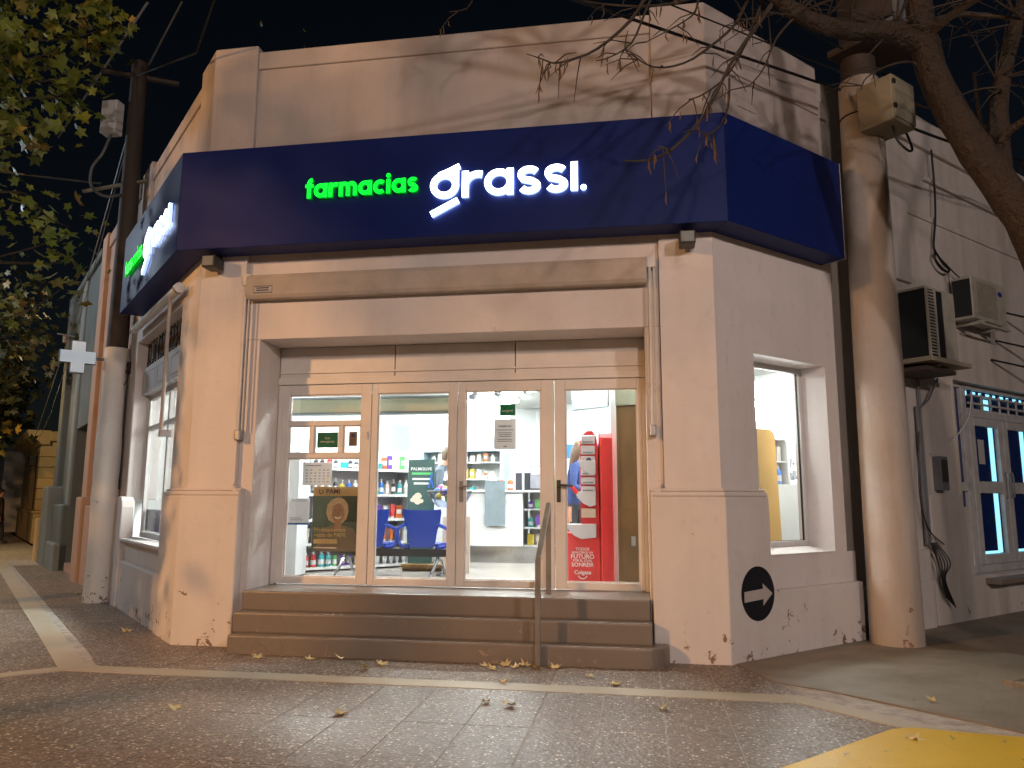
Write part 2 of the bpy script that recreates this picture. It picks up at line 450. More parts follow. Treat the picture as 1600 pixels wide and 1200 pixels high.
M['yellow'] = plaster('yellow_kerb_paint', (0.72, 0.46, 0.008), dirt=(0.5, 0.31, 0.015), amount=0.9, streak=0.0, chip=-0.35, chipcol=(0.24, 0.19, 0.11), rough=0.45)
M['asphalt'] = plaster('asphalt', (0.05, 0.048, 0.046), dirt=(0.03, 0.03, 0.03), bump=0.6)
M['bark'] = plaster('bark', (0.045, 0.028, 0.017), dirt=(0.022, 0.017, 0.009), amount=0.9, streak=0.7, bump=1.0, dist=0.09, fine=34)
M['twig'] = paint('twig_bark', (0.055, 0.04, 0.028), 0.8, var=0.2)
M['catkin'] = paint('dry_seed_tassel', (0.13, 0.075, 0.03), 0.8)

def leafmat(name, a, b):
    t = NT(name)
    geo = t.n.new('ShaderNodeNewGeometry')
    r = geo.outputs['Random Per Island']
    c = t.ramp(r, [(0.0, a), (0.55, b), (0.85, tuple(x * 1.25 for x in b)), (1.0, (0.2, 0.12, 0.02))])
    t.link(c, t.b.inputs['Base Color']); t.b.inputs['Roughness'].default_value = 0.5
    try: t.b.inputs['Subsurface Weight'].default_value = 0.0
    except KeyError: pass
    return t.mat
M['leaf'] = leafmat('plane_tree_leaf', (0.09, 0.12, 0.018), (0.16, 0.19, 0.028))
M['leafdark'] = leafmat('dark_tree_leaf', (0.04, 0.05, 0.012), (0.06, 0.06, 0.015))
M['leafdry'] = leafmat('dry_fallen_leaf', (0.45, 0.3, 0.12), (0.6, 0.48, 0.22))

# ------------------------------------------------------------------ ground
def clip(poly, a, b, c):
    """keep the part of the polygon where a x + b y <= c"""
    out = []
    n = len(poly)
    for i in range(n):
        p, q = poly[i], poly[(i + 1) % n]
        dp, dq = a * p[0] + b * p[1] - c, a * q[0] + b * q[1] - c
        if dp <= 0: out.append(p)
        if (dp < 0 < dq) or (dq < 0 < dp):
            k = dp / (dp - dq)
            out.append((p[0] + (q[0] - p[0]) * k, p[1] + (q[1] - p[1]) * k))
    return out

road = MB().prism_z([(-200, -200), (200, -200), (200, 200), (-200, 200)], -0.6, -0.15).build('road', M['asphalt'])
tag(road, kind='structure')
pave_poly = [(-7.1, 3.35), (-5.9, 2.1), (-1.2, 1.7), (2.4, 1.9), (3.9, 3.2), (5.5, 4.8), (40, 39.3), (36, 43), (0.7, 7.7), (-4.7, 7.7), (-33, 36), (-37, 33.25)]
pavement = MB().prism_z(pave_poly, -0.5, -0.0028).build('pavement', M['joint'])
tag(pavement, kind='structure')
kerb = MB(LF)
for k in range(24):
    kerb.box(-1.0 + k * 1.2, 0.19 + k * 1.2, 3.2, 3.36, -0.4, 0.004 + 0.003 * (k % 2))
kerb = kerb.build('kerb', M['band']); tag(kerb, kind='structure')
kerb2 = MB(RF)
for k in range(24):
    kerb2.box(-1.0 + k * 1.2, 0.19 + k * 1.2, 3.42, 3.58, -0.4, 0.004 + 0.003 * (k % 2))
kerb2 = kerb2.build('kerb', M['band']); tag(kerb2, kind='structure')

slab_n = 0
def slabs(fr, u0, u1, du, o0, o1, do, planes, stagger=0.0):
    global slab_n
    g = 0.006
    nu = int(math.ceil((u1 - u0) / du)); no = int(math.ceil((o1 - o0) / do))
    for i in range(nu):
        for j in range(-1, no + 1):
            ua, ub = u0 + i * du + g, u0 + (i + 1) * du - g
            oa = o0 + j * do + (stagger if i % 2 else 0) + g * 0.4; ob = oa + do - g * 0.8
            ob = min(ob, o1); oa = max(oa, o0)
            if ob - oa < 0.03: continue
            poly = [fr.w(a, b, 0)[:2] for a, b in ((ua, oa), (ub, oa), (ub, ob), (ua, ob))]
            for pl in planes:
                poly = clip(poly, *pl)
                if len(poly) < 3: break
            if len(poly) < 3: continue
            ar = abs(sum(poly[k][0] * poly[(k + 1) % len(poly)][1] - poly[(k + 1) % len(poly)][0] * poly[k][1] for k in range(len(poly)))) / 2
            if ar < 0.004: continue
            zt = random.uniform(-0.0006, 0.0012)
            MB().prism_z(poly, -0.05, zt).build('paving_slab', M['granite'], pavement)
            slab_n += 1
# in front of the entrance, outside the pale band
slabs(WD, -6.75, 2.6, 0.43, 3.3, 6.165, 0.955, [(-1, 1, 11.06), (1, 1, 7.24)])
# between the band and the steps
slabs(WD, -5.03, 1.6, 0.43, 6.395, 7.5, 1.2, [(-1, -1, -1.64), (1, 0.30, 3.10)])
# along the other street: inner and outer strips
slabs(LF, -0.6, 11.4, 0.9, 0.0, 0.80, 0.4, [])
slabs(LF, -1.75, 11.4, 0.9, 1.04, 3.2, 0.432, [(1, -1, -11.40)])
tag(pavement, kind='structure')

def sheet(name, poly, mat, z=0.004, parent=pavement):
    return MB().prism_z(poly, -0.02, z).build(name, mat, parent)
# pale cement bands
def joinband(pts, w):
    MB().ribbon  # (bands are prisms on the ground)
def band(p, q, w, z):
    d = Vector((q[0] - p[0], q[1] - p[1])).normalized(); n = Vector((-d.y, d.x)) * w / 2
    a, b = Vector(p), Vector(q)
    sheet('cement_band', [tuple(a + n), tuple(b + n), tuple(b - n), tuple(a - n)], M['band'], z)
band((-4.93, 6.28), (1.12, 6.28), 0.22, 0.004)
LFp = lambda u, o: LF.w(u, o, 0)[:2]
band((-4.86, 6.24), (-15.6, 17.0), 0.22, 0.0055)
band((-4.90, 6.29), (-7.15, 4.04), 0.15, 0.007)
band((1.07, 6.33), (2.6, 4.80), 0.20, 0.0055)
# smooth concrete along the side street and the yellow painted ramp
sheet('concrete_paving', [(0.80, 7.55), (1.04, 6.80), (1.42, 6.56), (2.9, 5.15), (40, 42.0), (40, 47.0)], M['concrete'], 0.0075)
sheet('concrete_paving', [(1.50, 6.475), (1.62, 6.58), (3.35, 4.95), (3.2, 4.85)], M['concrete'], 0.011)
sheet('yellow_ramp', [(0.20, 4.12), (0.85, 4.78), (1.56, 5.54), (1.70, 5.60), (1.9, 5.56), (2.33, 5.50), (3.4, 4.4), (2.2, 2.6), (0.9, 2.9)], M['yellow'], 0.0145)
# tree pit
pit = sheet('tree_pit', [(2.95, 6.98), (3.42, 7.45), (4.1, 6.77), (3.63, 6.30)], M['soil'], 0.013)
for a, b in (((2.86, 6.98), (3.42, 7.54)), ((2.90, 7.02), (3.66, 6.26))):
    d = Vector((b[0] - a[0], b[1] - a[1])).normalized(); n = Vector((-d.y, d.x)) * 0.04
    A, B = Vector(a), Vector(b)
    MB().prism_z([tuple(A + n), tuple(B + n), tuple(B - n), tuple(A - n)], -0.02, 0.05 if a[0] < 2.88 else 0.045).build('pit_edging', M['concrete'], pavement, bevel=0.01)

# ------------------------------------------------------------------ pharmacy building
pharm = thing('corner_building', 'white plastered corner building with blue sign band and glazed entrance doors', 'building', (-2, 8.0, 0))
ZS = 4.16       # top of the ground-floor wall zone
ZP = 6.50       # parapet
ZF = 0.55       # shop floor level
OPL, OPR, OPT = -4.0, 0.075, 3.16
WT = 0.56       # wall thickness at the entrance

# entrance wall: recessed panel round the opening, piers either side
w = MB(CH)
w.box(-4.17, OPL, -WT, -0.06, 0, OPT)
w.box(OPR, 0.23, -WT, -0.06, 0, OPT)
w.box(-4.17, 0.23, -WT, -0.06, OPT, ZS + 0.3)
w.build('front_wall', M['wall'], pharm, bevel=0.008)
w = MB()
w.prism_z([(-4.17, 7.5), (-4.70, 7.5), LF.w(0.80, 0, 0)[:2], LF.w(0.80, -0.4, 0)[:2], (-4.17, 8.02)], 1.50, ZS + 0.3)
w.build('corner_pier', M['wall'], pharm)
w = MB()
w.prism_z([(0.23, 7.5), (0.75, 7.5), RF.w(0.57, 0, 0)[:2], RF.w(0.57, -0.42, 0)[:2], (0.23, 8.02)], 1.50, ZS + 0.3)
w.build('corner_pier', M['wall'], pharm)
# plinths of the corner piers, rounded top edge
PL = 0.07
def plinth_poly(o):
    # footprint grown outward by o from the wall line
    a = PL + o
    cxl = -4.70 - a * (math.sqrt(2) - 1) ; cyl = 7.5 - a
    cxr = 0.75 + a * (math.sqrt(2) - 1)
    left = [(-4.075, 7.9), (-4.075, 7.5 - a), (cxl, cyl), LF.w(0.86, a, 0)[:2], LF.w(0.86, -0.1, 0)[:2]]
    right = [(0.10, 7.9), (0.10, 7.5 - a), (cxr, cyl), RF.w(0.62, a, 0)[:2], RF.w(0.62, -0.1, 0)[:2]]
    return left, right
for side in (0, 1):
    w = MB()
    w.prism_z(plinth_poly(0)[side], -0.05, 1.50)
    w.prism_z(plinth_poly(-0.012)[side], 1.50, 1.545)
    w.prism_z(plinth_poly(-0.035)[side], 1.545, 1.575)
    w.build('plinth', M['plinth'], pharm, bevel=0.02, seg=3)
# quarter-round shoulders where plinth meets the reveal
for x, sgn in ((-4.12, 1), (0.145, -1)):
    pts = [(x - sgn * 0.05, 1.50)] + [(x - sgn * 0.05 + sgn * 0.1 * math.sin(a), 1.50 + 0.12 * (1 - math.cos(a)) * 0 + 0.12 * (1 - math.sin(a))) for a in [k * PI / 12 for k in range(7)]] + [(x + sgn * 0.05, 1.40), (x - sgn * 0.05, 1.40)]
    MB(CH).prism_o(pts, -0.055, 0.045).build('plinth_shoulder', M['plinth'], pharm, bevel=0.006)

# parapet over the entrance
w = MB(CH)
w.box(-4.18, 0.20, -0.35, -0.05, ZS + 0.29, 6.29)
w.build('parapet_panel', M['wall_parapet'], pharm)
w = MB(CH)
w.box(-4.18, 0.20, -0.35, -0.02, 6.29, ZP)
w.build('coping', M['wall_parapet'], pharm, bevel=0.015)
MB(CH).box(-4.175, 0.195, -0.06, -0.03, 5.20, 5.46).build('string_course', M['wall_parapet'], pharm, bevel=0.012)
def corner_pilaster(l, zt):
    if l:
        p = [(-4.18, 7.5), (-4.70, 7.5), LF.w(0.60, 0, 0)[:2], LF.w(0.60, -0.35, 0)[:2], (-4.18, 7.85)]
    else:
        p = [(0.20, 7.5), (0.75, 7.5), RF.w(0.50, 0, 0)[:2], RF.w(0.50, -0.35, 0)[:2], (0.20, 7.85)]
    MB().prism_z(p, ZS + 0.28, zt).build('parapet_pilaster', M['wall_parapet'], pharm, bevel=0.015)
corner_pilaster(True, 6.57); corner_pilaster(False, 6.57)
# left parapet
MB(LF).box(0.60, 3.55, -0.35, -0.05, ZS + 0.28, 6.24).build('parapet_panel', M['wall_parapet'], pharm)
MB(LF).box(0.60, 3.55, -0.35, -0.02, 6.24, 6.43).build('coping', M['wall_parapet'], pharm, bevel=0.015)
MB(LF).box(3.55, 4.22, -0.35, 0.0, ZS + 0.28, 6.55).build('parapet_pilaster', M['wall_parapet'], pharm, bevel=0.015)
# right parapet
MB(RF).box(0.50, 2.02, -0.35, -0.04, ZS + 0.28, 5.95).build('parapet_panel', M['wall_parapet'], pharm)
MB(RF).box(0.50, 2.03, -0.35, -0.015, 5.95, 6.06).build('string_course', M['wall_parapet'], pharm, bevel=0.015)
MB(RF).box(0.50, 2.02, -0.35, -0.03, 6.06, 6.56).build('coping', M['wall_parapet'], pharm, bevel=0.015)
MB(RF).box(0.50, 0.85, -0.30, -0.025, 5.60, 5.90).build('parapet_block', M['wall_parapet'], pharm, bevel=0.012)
# left ground-floor wall round the window
LU0, LU1, LZ0, LZ1 = 0.86, 3.55, 0.88, 3.72
w = MB(LF)
w.box(0.80, LU1, -0.4, -0.0, LZ1, ZS + 0.3)
w.build('side_wall', M['wall'], pharm, bevel=0.01)
MB(LF).box(LU1, 4.20, -0.4, 0.0, 1.45, ZS + 0.3).build('side_pier', M['wall'], pharm, bevel=0.012)
MB(LF).box(0.80, LU1, -0.4, -0.005, -0.05, LZ0).build('side_wall', M['plinth'], pharm, bevel=0.01)
MB(LF).box(0.95, 3.5, -0.05, 0.05, -0.05, 0.62).build('plinth', M['plinth'], pharm, bevel=0.03, seg=3)
w = MB(LF)
w.prism_o([(3.42, -0.05), (3.42, 1.35), (3.45, 1.44), (3.53, 1.49), (3.60, 1.50), (4.19, 1.50), (4.19, -0.05)], -0.1, 0.075)
w.build('plinth', M['plinth'], pharm, bevel=0.02, seg=3)
MB(LF).box(0.84, 3.58, -0.2, 0.06, LZ0, LZ0 + 0.045).build('window_sill', M['plinth'], pharm, bevel=0.012)
# window on the left: shutter box, grille, frame, panes
win = MB(LF)
for a, b, c, d in ((LU0, LU0 + 0.07, 0.93, 2.95), (LU1 - 0.09, LU1 - 0.02, 0.93, 2.95), (LU0, LU1, 2.88, 2.95), (LU0, LU1, 0.926, 1.0), (LU0, LU1, 2.44, 2.50), (2.16, 2.24, 0.93, 2.95)):
    win.box(a, b, -0.28, -0.21, c, d)
win = win.build('window', M['winframe'], pharm, bevel=0.006)
for a, b, c, d in ((LU0 + 0.07, 2.16, 1.0, 2.44), (2.24, LU1 - 0.09, 1.0, 2.44), (LU0 + 0.07, 2.16, 2.5, 2.88), (2.24, LU1 - 0.09, 2.5, 2.88)):
    MB(LF).box(a, b, -0.25, -0.244, c, d).build('pane', M['glass'], win)
MB(LF).box(2.5, LU1 - 0.10, -0.262, -0.256, 1.02, 1.32).build('window_sticker', paint('blue_sticker_film', (0.04, 0.07, 0.3), 0.4, bump=0), win)
w = MB(LF); w.box(LU0, LU1, -0.35, -0.10, 2.952, 3.34); w.build('shutter_box', M['shutter'], pharm, bevel=0.012)
for k in range(3):
    MB(LF).ribbon([(1.0 + k * 0.85, 3.02), (1.7 + k * 0.85, 3.02), (1.7 + k * 0.85, 3.26), (1.0 + k * 0.85, 3.26)], 0.018, -0.10, -0.092, True).build('shutter_moulding', M['shutter'], pharm)
MB(LF).box(LU0, LU1, -0.34, -0.30, 3.34, LZ1).build('fanlight_backing', M['osb'], pharm)
g = MB(LF)
for k in range(15):
    u = LU0 + 0.1 + k * 0.18
    g.tube([(u, -0.14, 3.35), (u, -0.14, LZ1)], 0.008, 6)
for k in range(4):
    u = LU0 + 0.35 + k * 0.66
    g.tube([(u + 0.24 * math.cos(a), -0.13, 3.53 + 0.15 * math.sin(a)) for a in [j * PI / 8 for j in range(17)]], 0.009, 5)
g.tube([(LU0, -0.14, 3.44), (LU1, -0.14, 3.44)], 0.008, 6)
g.build('iron_grille', M['black'], pharm)
# right wall with the small window
RU0, RU1, RZ0, RZ1 = 0.57, 1.81, 0.93, 2.93
w = MB(RF)
w.box(RU0, RU1, -0.42, 0, RZ1, ZS + 0.3)
w.box(RU1, 2.03, -0.42, 0, RZ0, ZS + 0.3)
w.build('side_wall', M['wall'], pharm)
w = MB(RF); w.box(RU0, 2.18, -0.42, 0.0, 0.60, RZ0); w.build('side_wall', M['wall'], pharm)
w = MB(RF); w.box(0.60, 2.20, -0.42, PL - 0.004, -0.05, 0.612); w.build('plinth', M['plinth'], pharm, bevel=0.02, seg=3)
w = MB(RF); w.prism_u([(-0.41, RZ0), (0.012, RZ0), (0.012, RZ0 + 0.012), (-0.41, RZ0 + 0.07)], RU0 + 0.003, RU1 - 0.003); w.build('window_sill', M['plinth'], pharm)
rw = MB(RF)
for a, b, c, d in ((RU0, RU0 + 0.05, 1.0, RZ1), (RU1 - 0.055, RU1, 1.0, RZ1), (RU0, RU1, RZ1 - 0.05, RZ1), (RU0, RU1, 0.985, 1.04)):
    rw.box(a, b, -0.37, -0.30, c, d)
rw = rw.build('window', M['winframe'], pharm, bevel=0.005)
MB(RF).box(RU0 + 0.05, RU1 - 0.055, -0.335, -0.329, 1.04, RZ1 - 0.05).build('pane', M['glass'], rw)
MB(RF).ribbon([(RU0 + 0.052, 1.042), (RU1 - 0.057, 1.042), (RU1 - 0.057, RZ1 - 0.052), (RU0 + 0.052, RZ1 - 0.052)], 0.014, -0.342, -0.322, True).build('window_gasket', M['black'], rw)
# recess shaped to shade the strip beside the pole, back walls, roof
MB(RF).box(2.03, 3.0, -0.45, -0.13, 0.0, 6.5).build('recessed_wall', M['wall_old'], pharm)
MB().prism_z([LF.w(4.2, -0.3, 0)[:2], LF.w(0, -0.3, 0)[:2], RF.w(0, -0.3, 0)[:2], RF.w(4.1, -0.3, 0)[:2], (-2.3, 16.1)], 5.2, 5.4).build('roof', M['wall_old'], pharm)

# joinery of the entrance
door_y = -0.55
def fb(m, a, b, c, d, o0=-0.63, o1=-0.555):
    m.box(a, b, o0, o1, c, d)
fr = MB(CH)
fb(fr, OPL, OPR, 2.735, 2.81, -0.64, -0.53)
fb(fr, OPL, -3.955, ZF, 2.735); fb(fr, 0.035, OPR, ZF, 2.735)
fr.build('door_frame', M['frame'], pharm, bevel=0.006)
tp = MB(CH); tp.box(OPL, -2.655, -0.62, -0.565, 2.81, OPT)
tp.build('transom_panel', M['frame'], pharm, bevel=0.005)
MB(CH).box(-2.645, -1.305, -0.62, -0.567, 2.81, OPT).build('transom_panel', M['frame'], pharm, bevel=0.005)
MB(CH).box(-1.295, OPR, -0.62, -0.565, 2.81, OPT).build('transom_panel', M['frame'], pharm, bevel=0.005)
MB(CH).box(-4.2, 0.3, -0.70, -0.641, 2.76, 3.42).build('transom_backing', M['frame'], pharm)
MB(CH).box(-4.75, -3.985, -0.76, -0.645, 0.3, 3.42).build('inner_wall', M['wall'], pharm)
MB(CH).box(0.062, 0.85, -0.76, -0.645, 0.3, 3.42).build('inner_wall', M['wall'], pharm)
MB(CH).box(OPL, OPR, -0.575, -0.548, 2.86, 2.885).build('transom_moulding', M['frame'], pharm, bevel=0.006)
leaves = [(-3.955, -2.905, -3.86, -3.02), (-2.895, -1.935, -2.83, -2.02), (-1.925, -0.885, -1.84, -1.02), (-0.875, 0.035, -0.765, -0.012)]
for k, (a, b, ga, gb) in enumerate(leaves):
    d = MB(CH)
    fb(d, a, ga, ZF + 0.012, 2.73); fb(d, gb, b, ZF + 0.012, 2.73)
    fb(d, ga, gb, 2.62, 2.73); fb(d, ga, gb, ZF + 0.012, 0.635)
    holes = [(ga, gb, 0.635, 2.62)]
    if k == 0:
        fb(d, ga, gb, 2.27, 2.315); fb(d, ga, gb, 1.91, 1.965)
        fb(d, -3.61, -3.56, 1.965, 2.27); fb(d, -3.27, -3.22, 1.965, 2.27)
        holes = [(ga, gb, 0.635, 1.91), (ga, -3.61, 1.965, 2.27), (-3.56, -3.27, 1.965, 2.27), (-3.22, gb, 1.965, 2.27), (ga, gb, 2.315, 2.62)]
    do = d.build('door', M['frame'], pharm, bevel=0.006)
    for (x0, x1, z0, z1) in holes:
        MB(CH).box(x0, x1, -0.60, -0.594, z0, z1).build('pane', M['glass'], do)
    bd = MB(CH)
    for (x0, x1, z0, z1) in holes:
        bd.ribbon([(x0 + 0.006, z0 + 0.006), (x1 - 0.006, z0 + 0.006), (x1 - 0.006, z1 - 0.006), (x0 + 0.006, z1 - 0.006)], 0.02, -0.592, -0.572, True)
    bd.build('glazing_bead', M['frame'], do)
    if k == 0:
        MB(CH).box(-2.955, -2.935, -0.555, -0.53, 2.12, 2.2).build('latch', M['frame'], do, bevel=0.003)
    if k == 2:
        h = MB(CH)
        h.box(-1.895, -1.855, -0.555, -0.545, 1.44, 1.66)
        h.tube([(-1.875, -0.545, 1.60), (-1.875, -0.49, 1.60), (-1.86, -0.485, 1.60), (-1.74, -0.485, 1.605)], 0.011, 8)
        h.build('handle', M['steel'], do)
    if k == 3:
        h = MB(CH)
        h.tube([(-0.835, -0.545, 1.615), (-0.835, -0.49, 1.615), (-0.82, -0.485, 1.615), (-0.68, -0.485, 1.61)], 0.013, 8)
        h.box(-0.855, -0.815, -0.555, -0.545, 1.44, 1.67)
        h.build('handle', M['darkplastic'], do)

# ------------------------------------------------------------------ entrance steps and handrail
st = thing('entrance_steps', 'three brown-grey painted steps up to the glazed entrance', 'steps', (-1.9, 7.2, 0))
arc = [(0.2 - 0.33 * (1 - math.cos(a)) if True else 0, 0.0) for a in ()]
rc = [(0.235 - 0.26 + 0.26 * math.sin(a), 0.355 + 0.02 - 0.26 + 0.26 * math.cos(a)) for a in [k * PI / 2 / 8 for k in range(9)]]
p1 = [(-3.95, -0.5), (-3.95, 0.375)] + rc + [(0.235, 0.078), (0.09, 0.078), (0.09, -0.5)]
MB(CH).prism_z(p1, -0.05, 0.172).build('step', M['step'], st, bevel=0.018, seg=3)
MB(CH).box(-3.985, 0.085, -0.55, 0.22, 0.165, 0.362).build('step', M['step'], st, bevel=0.018, seg=3)
MB(CH).box(-3.99, 0.07, -0.70, 0.055, 0.355, ZF).build('step', M['step'], st, bevel=0.018, seg=3)
hr = thing('handrail', 'slim grey metal handrail on the entrance steps', 'handrail', (-0.93, 7.1, 0))
MB(CH).box(-0.955, -0.905, 0.395, 0.43, 0.0, 0.925).build('post', M['rail'], hr, bevel=0.005)
MB(CH).box(-0.935, -0.885, -0.27, -0.235, ZF, 1.40).build('post', M['rail'], hr, bevel=0.005)
MB(CH).add([(-0.955, 0.435, 0.89), (-0.905, 0.435, 0.89), (-0.905, 0.40, 0.945), (-0.955, 0.40, 0.945), (-0.935, -0.275, 1.39), (-0.885, -0.275, 1.39), (-0.885, -0.275, 1.44), (-0.935, -0.275, 1.44)],
           [(0, 1, 2, 3), (4, 5, 6, 7), (0, 1, 5, 4), (1, 2, 6, 5), (2, 3, 7, 6), (3, 0, 4, 7)]).build('rail', M['rail'], hr, bevel=0.005)

# ------------------------------------------------------------------ sign band with lit letters
sign = thing('fascia_sign', 'navy blue wraparound sign band with lit green and white letters', 'sign', (-2, 7.3, 4.08))
ZB, ZT, FO = 4.08, 5.18, 0.30
clx = (2.80 - FO * math.sqrt(2)) - 7.2
crx = 7.2 - (6.75 - FO * math.sqrt(2))
ci = 0.006
pl = [(-4.697, 7.5 - ci), (0.747, 7.5 - ci), (crx, 7.2), (clx, 7.2)]
MB().prism_z(pl, ZB, ZT).build('front_panel', M['blue'], sign, bevel=0.004)
MB().prism_z([(-4.703, 7.5 - ci), (clx - 0.002, 7.2), LF.w(3.36, FO, 0)[:2], LF.w(3.36, ci, 0)[:2]], ZB, ZT).build('side_panel', M['blue'], sign, bevel=0.004)
MB().prism_z([(0.753, 7.5 - ci), (crx + 0.002, 7.2), RF.w(1.84, FO, 0)[:2], RF.w(1.84, ci, 0)[:2]], ZB, ZT).build('side_panel', M['blue'], sign, bevel=0.004)
MB(RF).box(1.842, 1.85, ci, FO, ZB, ZT).build('end_trim', M['whitemetal'], sign)

def arcp(cx, cz, r, a0, a1, n=14, rz=None):
    return [(cx + r * math.cos(R(a0 + (a1 - a0) * k / n)), cz + (rz or r) * math.sin(R(a0 + (a1 - a0) * k / n))) for k in range(n + 1)]
def glyph(ch, w):
    """strokes for a letter with x-height 1: list of (points, width, closed), advance"""
    r = 0.5 - w / 2
    ring = (arcp(0.5, 0.5, r, 0, 360 - 360 / 24, 23), w, True)
    if ch == 'a': return [ring, ([(1.0 - w / 2, 0.0), (1.0 - w / 2, 1.0)], w, False)], 1.09
    if ch == 'r': return [([(w / 2, 0), (w / 2, 1.0)], w, False), (arcp(0.55, 0.42, 0.44, 170, 72, 8), w, False)], 0.76
    if ch == 's':
        pts = arcp(0.40, 0.735, 0.265 - w / 2 + 0.03, 25, 180, 8)[:] + [(0.13 + w / 2 - 0.02, 0.66)] + [(0.27, 0.545), (0.47, 0.465)] + arcp(0.41, 0.27, 0.255 - w / 2 + 0.04, 55, -160, 10)
        pts = [(0.42 + (x - 0.40) * 1.5, z) for x, z in pts]
        return [(pts, w, False)], 0.90
    if ch == 'i': return [([(w / 2, 0), (w / 2, 1.0)], w, False), (arcp(w / 2, 1.24, w * 0.28, 0, 330, 11), w * 0.56, True)], w + 0.10
    if ch == 'I': return [([(w / 2, 0), (w / 2, 1.08)], w, False)], w + 0.09
    if ch == '.': return [(arcp(0.09, 0.10, 0.05, 0, 330, 11), 0.10, True)], 0.2
    if ch == 'c': return [(arcp(0.5, 0.5, r, 48, 312, 16), w, False)], 0.95
    if ch == 'f': return [([(0.30, 0), (0.30, 0.95)] + arcp(0.56, 1.02, 0.26, 175, 95, 6), w, False), ([(0.02, 0.86), (0.62, 0.86)], w * 0.8, False)], 0.66
    if ch == 'm':
        s = [([(w / 2, 0), (w / 2, 1.0)], w, False)]
        for x in (0, 0.52): s.append(([(x + w / 2, 0.5)] + arcp(x + w / 2 + 0.26, 0.60, 0.27, 170, 0, 10) + [(x + w / 2 + 0.53, 0)], w, False))
        return s, 1.04 + w + 0.08
    if ch == 'g': return [ring, ([(0.30, 0.90), (0.62, 1.02), (1.02, 1.22)], w * 0.8, False), ([(0.90, 1.10), (0.90, 0.55)], w * 0.8, False), ([(0.06, -0.60), (0.98, -0.10)], w * 0.95, False)], 1.10
def sign_text(text, w, x0, base, xh, width, fr, mat, name, o_front, rev=False):
    adv = sum(glyph(c, w)[1] for c in text)
    sx = width / adv
    x = 0.0
    for c in text:
        strokes, a = glyph(c, w)
        m = MB(fr)
        for j, (pts, ww, cl) in enumerate(strokes):
            q = [((x + px) * sx, pz * xh) for px, pz in pts]
            m.ribbon(q, ww * (sx + xh) / 2, o_front + 0.02, o_front + 0.055 + 0.0015 * j, cl, (lambda p: ((x0 - p[0]) if rev else (x0 + p[0]), base + p[1])), 1)
        m.build(name, [mat, M['side_' + ('green' if 'green' in name else 'white')]], sign)
        x += a
sign_text('farmacias', 0.29, -3.37, 4.545, 0.155, 1.23, CH, M['green_led'], 'green_letter', FO)
sign_text('grassI.', 0.235, -2.03, 4.455, 0.275, 1.58, CH, M['white_led'], 'white_letter', FO)
sign_text('farmacias', 0.29, 2.80, 4.47, 0.155, 1.20, LF, M['green_led'], 'green_letter', FO, True)
sign_text('grassI.', 0.235, 1.52, 4.38, 0.275, 1.50, LF, M['white_led'], 'white_letter', FO, True)

# floodlights under the sign
def flood(u, lab):
    t = thing('flood_light', lab, 'floodlight', CH.w(u, 0.1, 3.9), 'unlit floodlights under the sign')
    MB(CH).box(u - 0.075, u + 0.075, 0.05, 0.25, 3.90, 4.03).build('housing', M['darkplastic'], t, bevel=0.012)
    MB(CH).box(u - 0.06, u + 0.06, 0.252, 0.257, 3.915, 4.015).build('lens', M['tvback'], t)
    MB(CH).box(u - 0.02, u + 0.02, 0.0, 0.06, 3.95, 4.078).build('bracket', M['darkplastic'], t)
flood(-4.48, 'small dark floodlight under the sign on the pier beside the left window')
flood(0.50, 'small dark floodlight under the sign above the arrow pier')

# ------------------------------------------------------------------ awnings
aw = thing('roller_awning', 'closed beige roller awning above the entrance doors', 'awning', (-2, 7.4, 3.58))
w = MB(CH)
w.prism_u([(-0.06, 3.60), (-0.06, 3.84), (0.06, 3.845), (0.075, 3.80), (0.075, 3.62), (0.05, 3.58), (-0.02, 3.58)], -4.13, 0.11)
w.build('cassette', M['fabric'], aw, bevel=0.01)
MB(CH).box(-4.04, -3.82, 0.0755, 0.079, 3.635, 3.715).build('maker_plate', M['paper'], aw)
pf = MB(CH); pf.ribbon([(-4.035, 3.64), (-3.825, 3.64), (-3.825, 3.71), (-4.035, 3.71)], 0.008, 0.079, 0.0805, True)
for zz in (3.66, 3.685): pf.box(-4.00, -3.86, 0.079, 0.0805, zz, zz + 0.012)
pf.build('print', M['ink'], aw)
for x in (-4.15, 0.135):
    a = MB(CH)
    a.tube([(x, 0.03, 3.80), (x, 0.03, 2.16)], 0.016, 8)
    a.tube([(x + 0.045, 0.03, 3.78), (x + 0.045, 0.03, 2.18)], 0.009, 6)
    a.box(x - 0.025, x + 0.06, -0.055, 0.05, 3.74, 3.86)
    a.build('arm', M['whitemetal'], aw)
    f = MB(CH); f.box(x - 0.03, x + 0.03, -0.055, 0.05, 2.07, 2.18)
    f.build('foot_bracket', M['steel'], aw, bevel=0.012)
la = thing('roller_awning', 'rolled awning tube and arm over the side window by the lamp cross', 'awning', LF.w(1.0, 0.1, 3.7))
MB(LF).tube([(0.62, 0.10, 3.86), (3.3, 0.10, 3.86)], 0.05, 12).build('cassette', M['whitemetal'], la, smooth=True)
MB(LF).tube([(0.55, 0.10, 3.86), (0.62, 0.10, 3.86)], 0.062, 12).build('end_cap', M['steel'], la)
MB(LF).tube([(0.92, 0.12, 3.86), (0.92, 0.12, 2.25)], 0.022, 8).build('arm', M['fabric'], la)
MB(LF).box(0.89, 0.95, 0.0, 0.14, 2.17, 2.25).build('foot_bracket', M['steel'], la, bevel=0.01)

